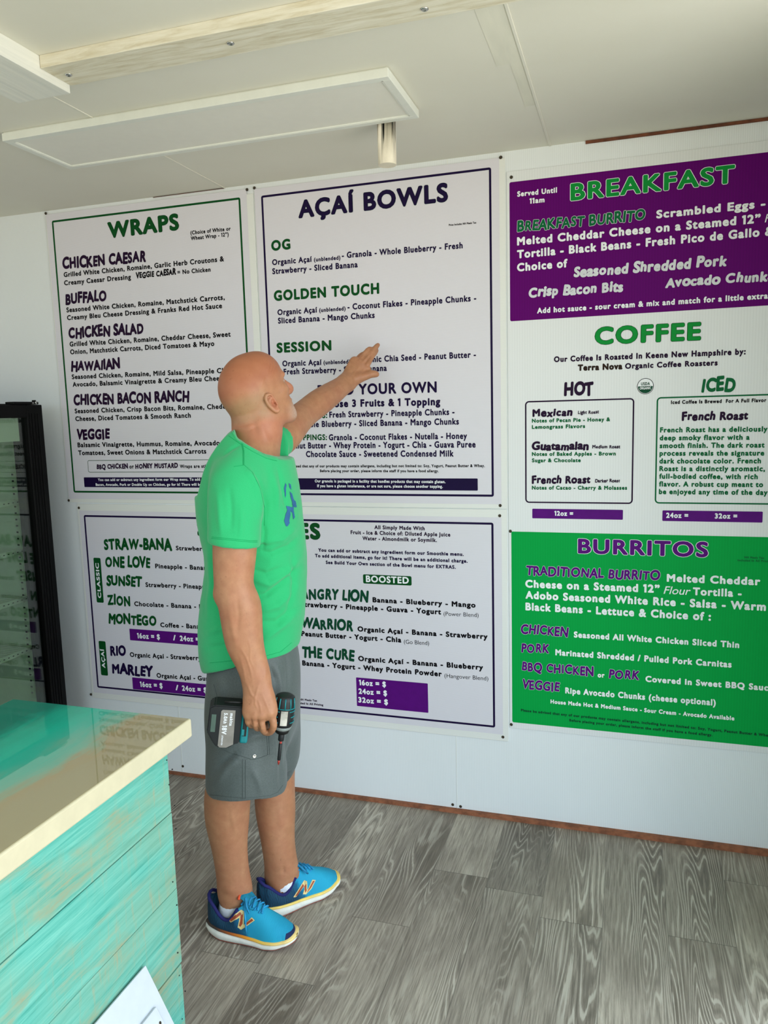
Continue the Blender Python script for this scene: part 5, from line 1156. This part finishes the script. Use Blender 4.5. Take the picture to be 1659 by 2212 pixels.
MT['green_st'] = flat('grey_green_sticker', '#4e6358', .6); MT['redbit'] = flat('red_bit_shank', '#a8372c', .4, .3); MT['noseg'] = flat('grey_nose_ring', '#8d9490', .45)
bm = bmesh.new(); lathe(bm, [(.006, -.0555), (.017, -.0545), (.0235, -.050), (.0255, -.040), (.0265, -.015), (.0265, .012), (.0250, .028), (.0225, .036)], FAT); dpart('motor_housing', bm, MT['blackp'])
bm = bmesh.new(); lathe(bm, [(.0226, .0355), (.0232, .037), (.0205, .044), (.0185, .0465), (.0182, .0462)], FAT); dpart('nose_ring', bm, MT['noseg'])
bm = bmesh.new(); lathe(bm, [(.0184, .0455), (.0188, .048), (.0165, .056), (.0120, .0595), (.006, .0595)], FAT); dpart('nose_bumper', bm, MT['rubber'])
bm = bmesh.new(); lathe(bm, [(.0075, .0590), (.0085, .061), (.0085, .079), (.0075, .081), (.0035, .081)]); dpart('collet', bm, MT['blackp'])
bm = bmesh.new(); lathe(bm, [(.0034, .080), (.0034, .090), (.0034, .0905)], None, 6); dpart('bit_shank', bm, MT['redbit'])
bm = bmesh.new(); lathe(bm, [(.0040, .0895), (.0050, .091), (.0050, .137), (.0040, .139)]); dpart('bit_sleeve', bm, MT['blackp'])
bm = bmesh.new(); lathe(bm, [(.0036, .138), (.0032, .147), (.0012, .153)], None, 8); dpart('bit_tip', bm, MT['redbit'])
# teal shell ribs and vents over the motor
bm = bmesh.new()
for t in np.linspace(.15*math.pi, .85*math.pi, 5):
    u = Vector((math.cos(t), math.sin(t), 0)); tube(bm, [u*.0238+Vector((0, 0, -.049)), u*.0262+Vector((0, 0, -.034)), u*.0267+Vector((0, 0, -.020))], .0016, 6)
for t0, t1, z in ((.05, .95, -.020), (.05, .35, -.012), (.65, .95, -.012), (.0, .30, .004), (.72, 1.0, .004), (.0, .32, .020), (.7, 1.0, .020)):
    tube(bm, [(.0267*math.cos(t*math.pi), .0267*math.sin(t*math.pi), z) for t in np.linspace(t0, t1, 12)], .0014, 6)
bmesh.ops.transform(bm, matrix=FAT, verts=bm.verts); dpart('teal_ribs', bm, MT['tealp'])
bm = bmesh.new(); n_ = 8; R_ = []
for z in (-.016, -.014, .024, .026): R_.append([bm.verts.new((.0274*math.cos(t), .0274*math.sin(t)+.0004, z)) for t in np.linspace(.40*math.pi, .60*math.pi, n_)])
for r0, r1 in zip(R_, R_[1:]):
    for k in range(n_-1): bm.faces.new((r0[k], r0[k+1], r1[k+1], r1[k])).smooth = True
bmesh.ops.transform(bm, matrix=FAT, verts=bm.verts); dpart('nameplate', bm, MT['silver'])
bm = bmesh.new(); box(bm, (.010, -.015, -.020), (.030, .015, .040), .006); dpart('neck', bm, MT['tealp'])
bm = bmesh.new(); box(bm, (.026, -.006, .014), (.048, .006, .026), .003); dpart('trigger', bm, MT['blackp'])
bm = bmesh.new(); lathe(bm, [(.0035, 0), (.0035, .003)], Matrix.Translation((.0245, .012, .042)) @ Matrix.Rotation(math.radians(-90), 4, 'X'), 12); dpart('work_lamp', bm, flat('clear_lamp_lens', '#f2f4f4', .1))
bm = bmesh.new(); R_ = []
for x, rz, ry, cz in ((.015, .020, .016, .0), (.035, .0185, .0155, -.001), (.06, .0180, .0155, .001), (.085, .0195, .0165, .006), (.098, .024, .020, .014)):
    R_.append([bm.verts.new((x, ry*math.cos(t), cz+rz*math.sin(t))) for t in np.linspace(0, 2*math.pi, 21)[:-1]])
for r0, r1 in zip(R_, R_[1:]):
    for k in range(20): bm.faces.new((r0[k], r0[(k+1) % 20], r1[(k+1) % 20], r1[k])).smooth = True
bm.faces.new(R_[0][::-1]); bm.faces.new(R_[-1]); bmesh.ops.recalc_face_normals(bm, faces=bm.faces[:]); dpart('grip', bm, MT['blackp'])
bm = bmesh.new(); box(bm, (.094, -.031, -.022), (.116, .031, .082), .006, 0, None, 3); ft = dpart('foot', bm, MT['tealp'])
bm = bmesh.new(); box(bm, (.099, .0305, -.010), (.110, .0325, .060), .001); dpart('foot_inlay', bm, MT['blackp'], False, ft)
bm = bmesh.new(); box(bm, (.105, .0312, .040), (.113, .0335, .058), .001); dpart('release_button', bm, MT['tealp'], False, ft)
bm = bmesh.new()
prof = [(.116, -.024), (.190, -.026), (.204, -.018), (.206, .050), (.190, .078), (.176, .094), (.146, .096), (.130, .084), (.116, .080)]
vs = [[bm.verts.new((x, y, z)) for x, z in prof] for y in (-.034, .034)]
for k in range(len(prof)): bm.faces.new((vs[0][k], vs[0][(k+1) % len(prof)], vs[1][(k+1) % len(prof)], vs[1][k]))
bm.faces.new(vs[0][::-1]); bm.faces.new(vs[1]); bmesh.ops.recalc_face_normals(bm, faces=bm.faces[:]); bmesh.ops.bevel(bm, geom=bm.edges[:], offset=.003, segments=2, affect='EDGES')
bt = dpart('battery', bm, MT['blackp'])
bm = bmesh.new(); pl = [(.134, -.014), (.168, -.014), (.172, -.010), (.173, .088), (.168, .093), (.150, .093), (.132, .083)]
vs = [[bm.verts.new((x, y, z)) for x, z in pl] for y in (.0335, .0352)]
for k in range(len(pl)): bm.faces.new((vs[0][k], vs[0][(k+1) % len(pl)], vs[1][(k+1) % len(pl)], vs[1][k]))
bm.faces.new(vs[1]); bmesh.ops.recalc_face_normals(bm, faces=bm.faces[:]); lb = dpart('battery_label', bm, MT['label'], False, bt)
bm = bmesh.new(); box(bm, (.184, .0335, .0), (.197, .0350, .050), .001); dpart('sticker', bm, MT['green_st'], False, bt)
I = Ink()
text(I, 'makita', (-.006, -.1475), (.030, -.1475), .0085, 'heavy', MT['white'], -.0358); text(I, '5.0Ah', (-.006, -.1640), (.024, -.1640), .0095, 'heavy', MT['white'], -.0358); text(I, '18V', (.029, -.1660), (.055, -.1660), .0125, 'heavy', MT['white'], -.0358); text(I, 'LITHIUM-ION', (.058, -.1650), (.086, -.1650), .0042, 'bold', MT['white'], -.0358)
me_ = I.build('battery_lettering', dv); me_.parent = bt; me_.matrix_parent_inverse = Matrix(); me_.matrix_basis = Matrix(((0, 0, -1, 0), (0, -1, 0, 0), (1, 0, 0, 0), (0, 0, 0, 1)))
bm = bmesh.new(); tube(bm, [(.110, .020, -.030), (.125, .026, -.034), (.150, .026, -.034), (.165, .024, -.032)], .0035, 8); tube(bm, [(.110, .020, -.030), (.106, .015, -.018)], .0035, 8); dpart('belt_hook', bm, MT['rubber'])
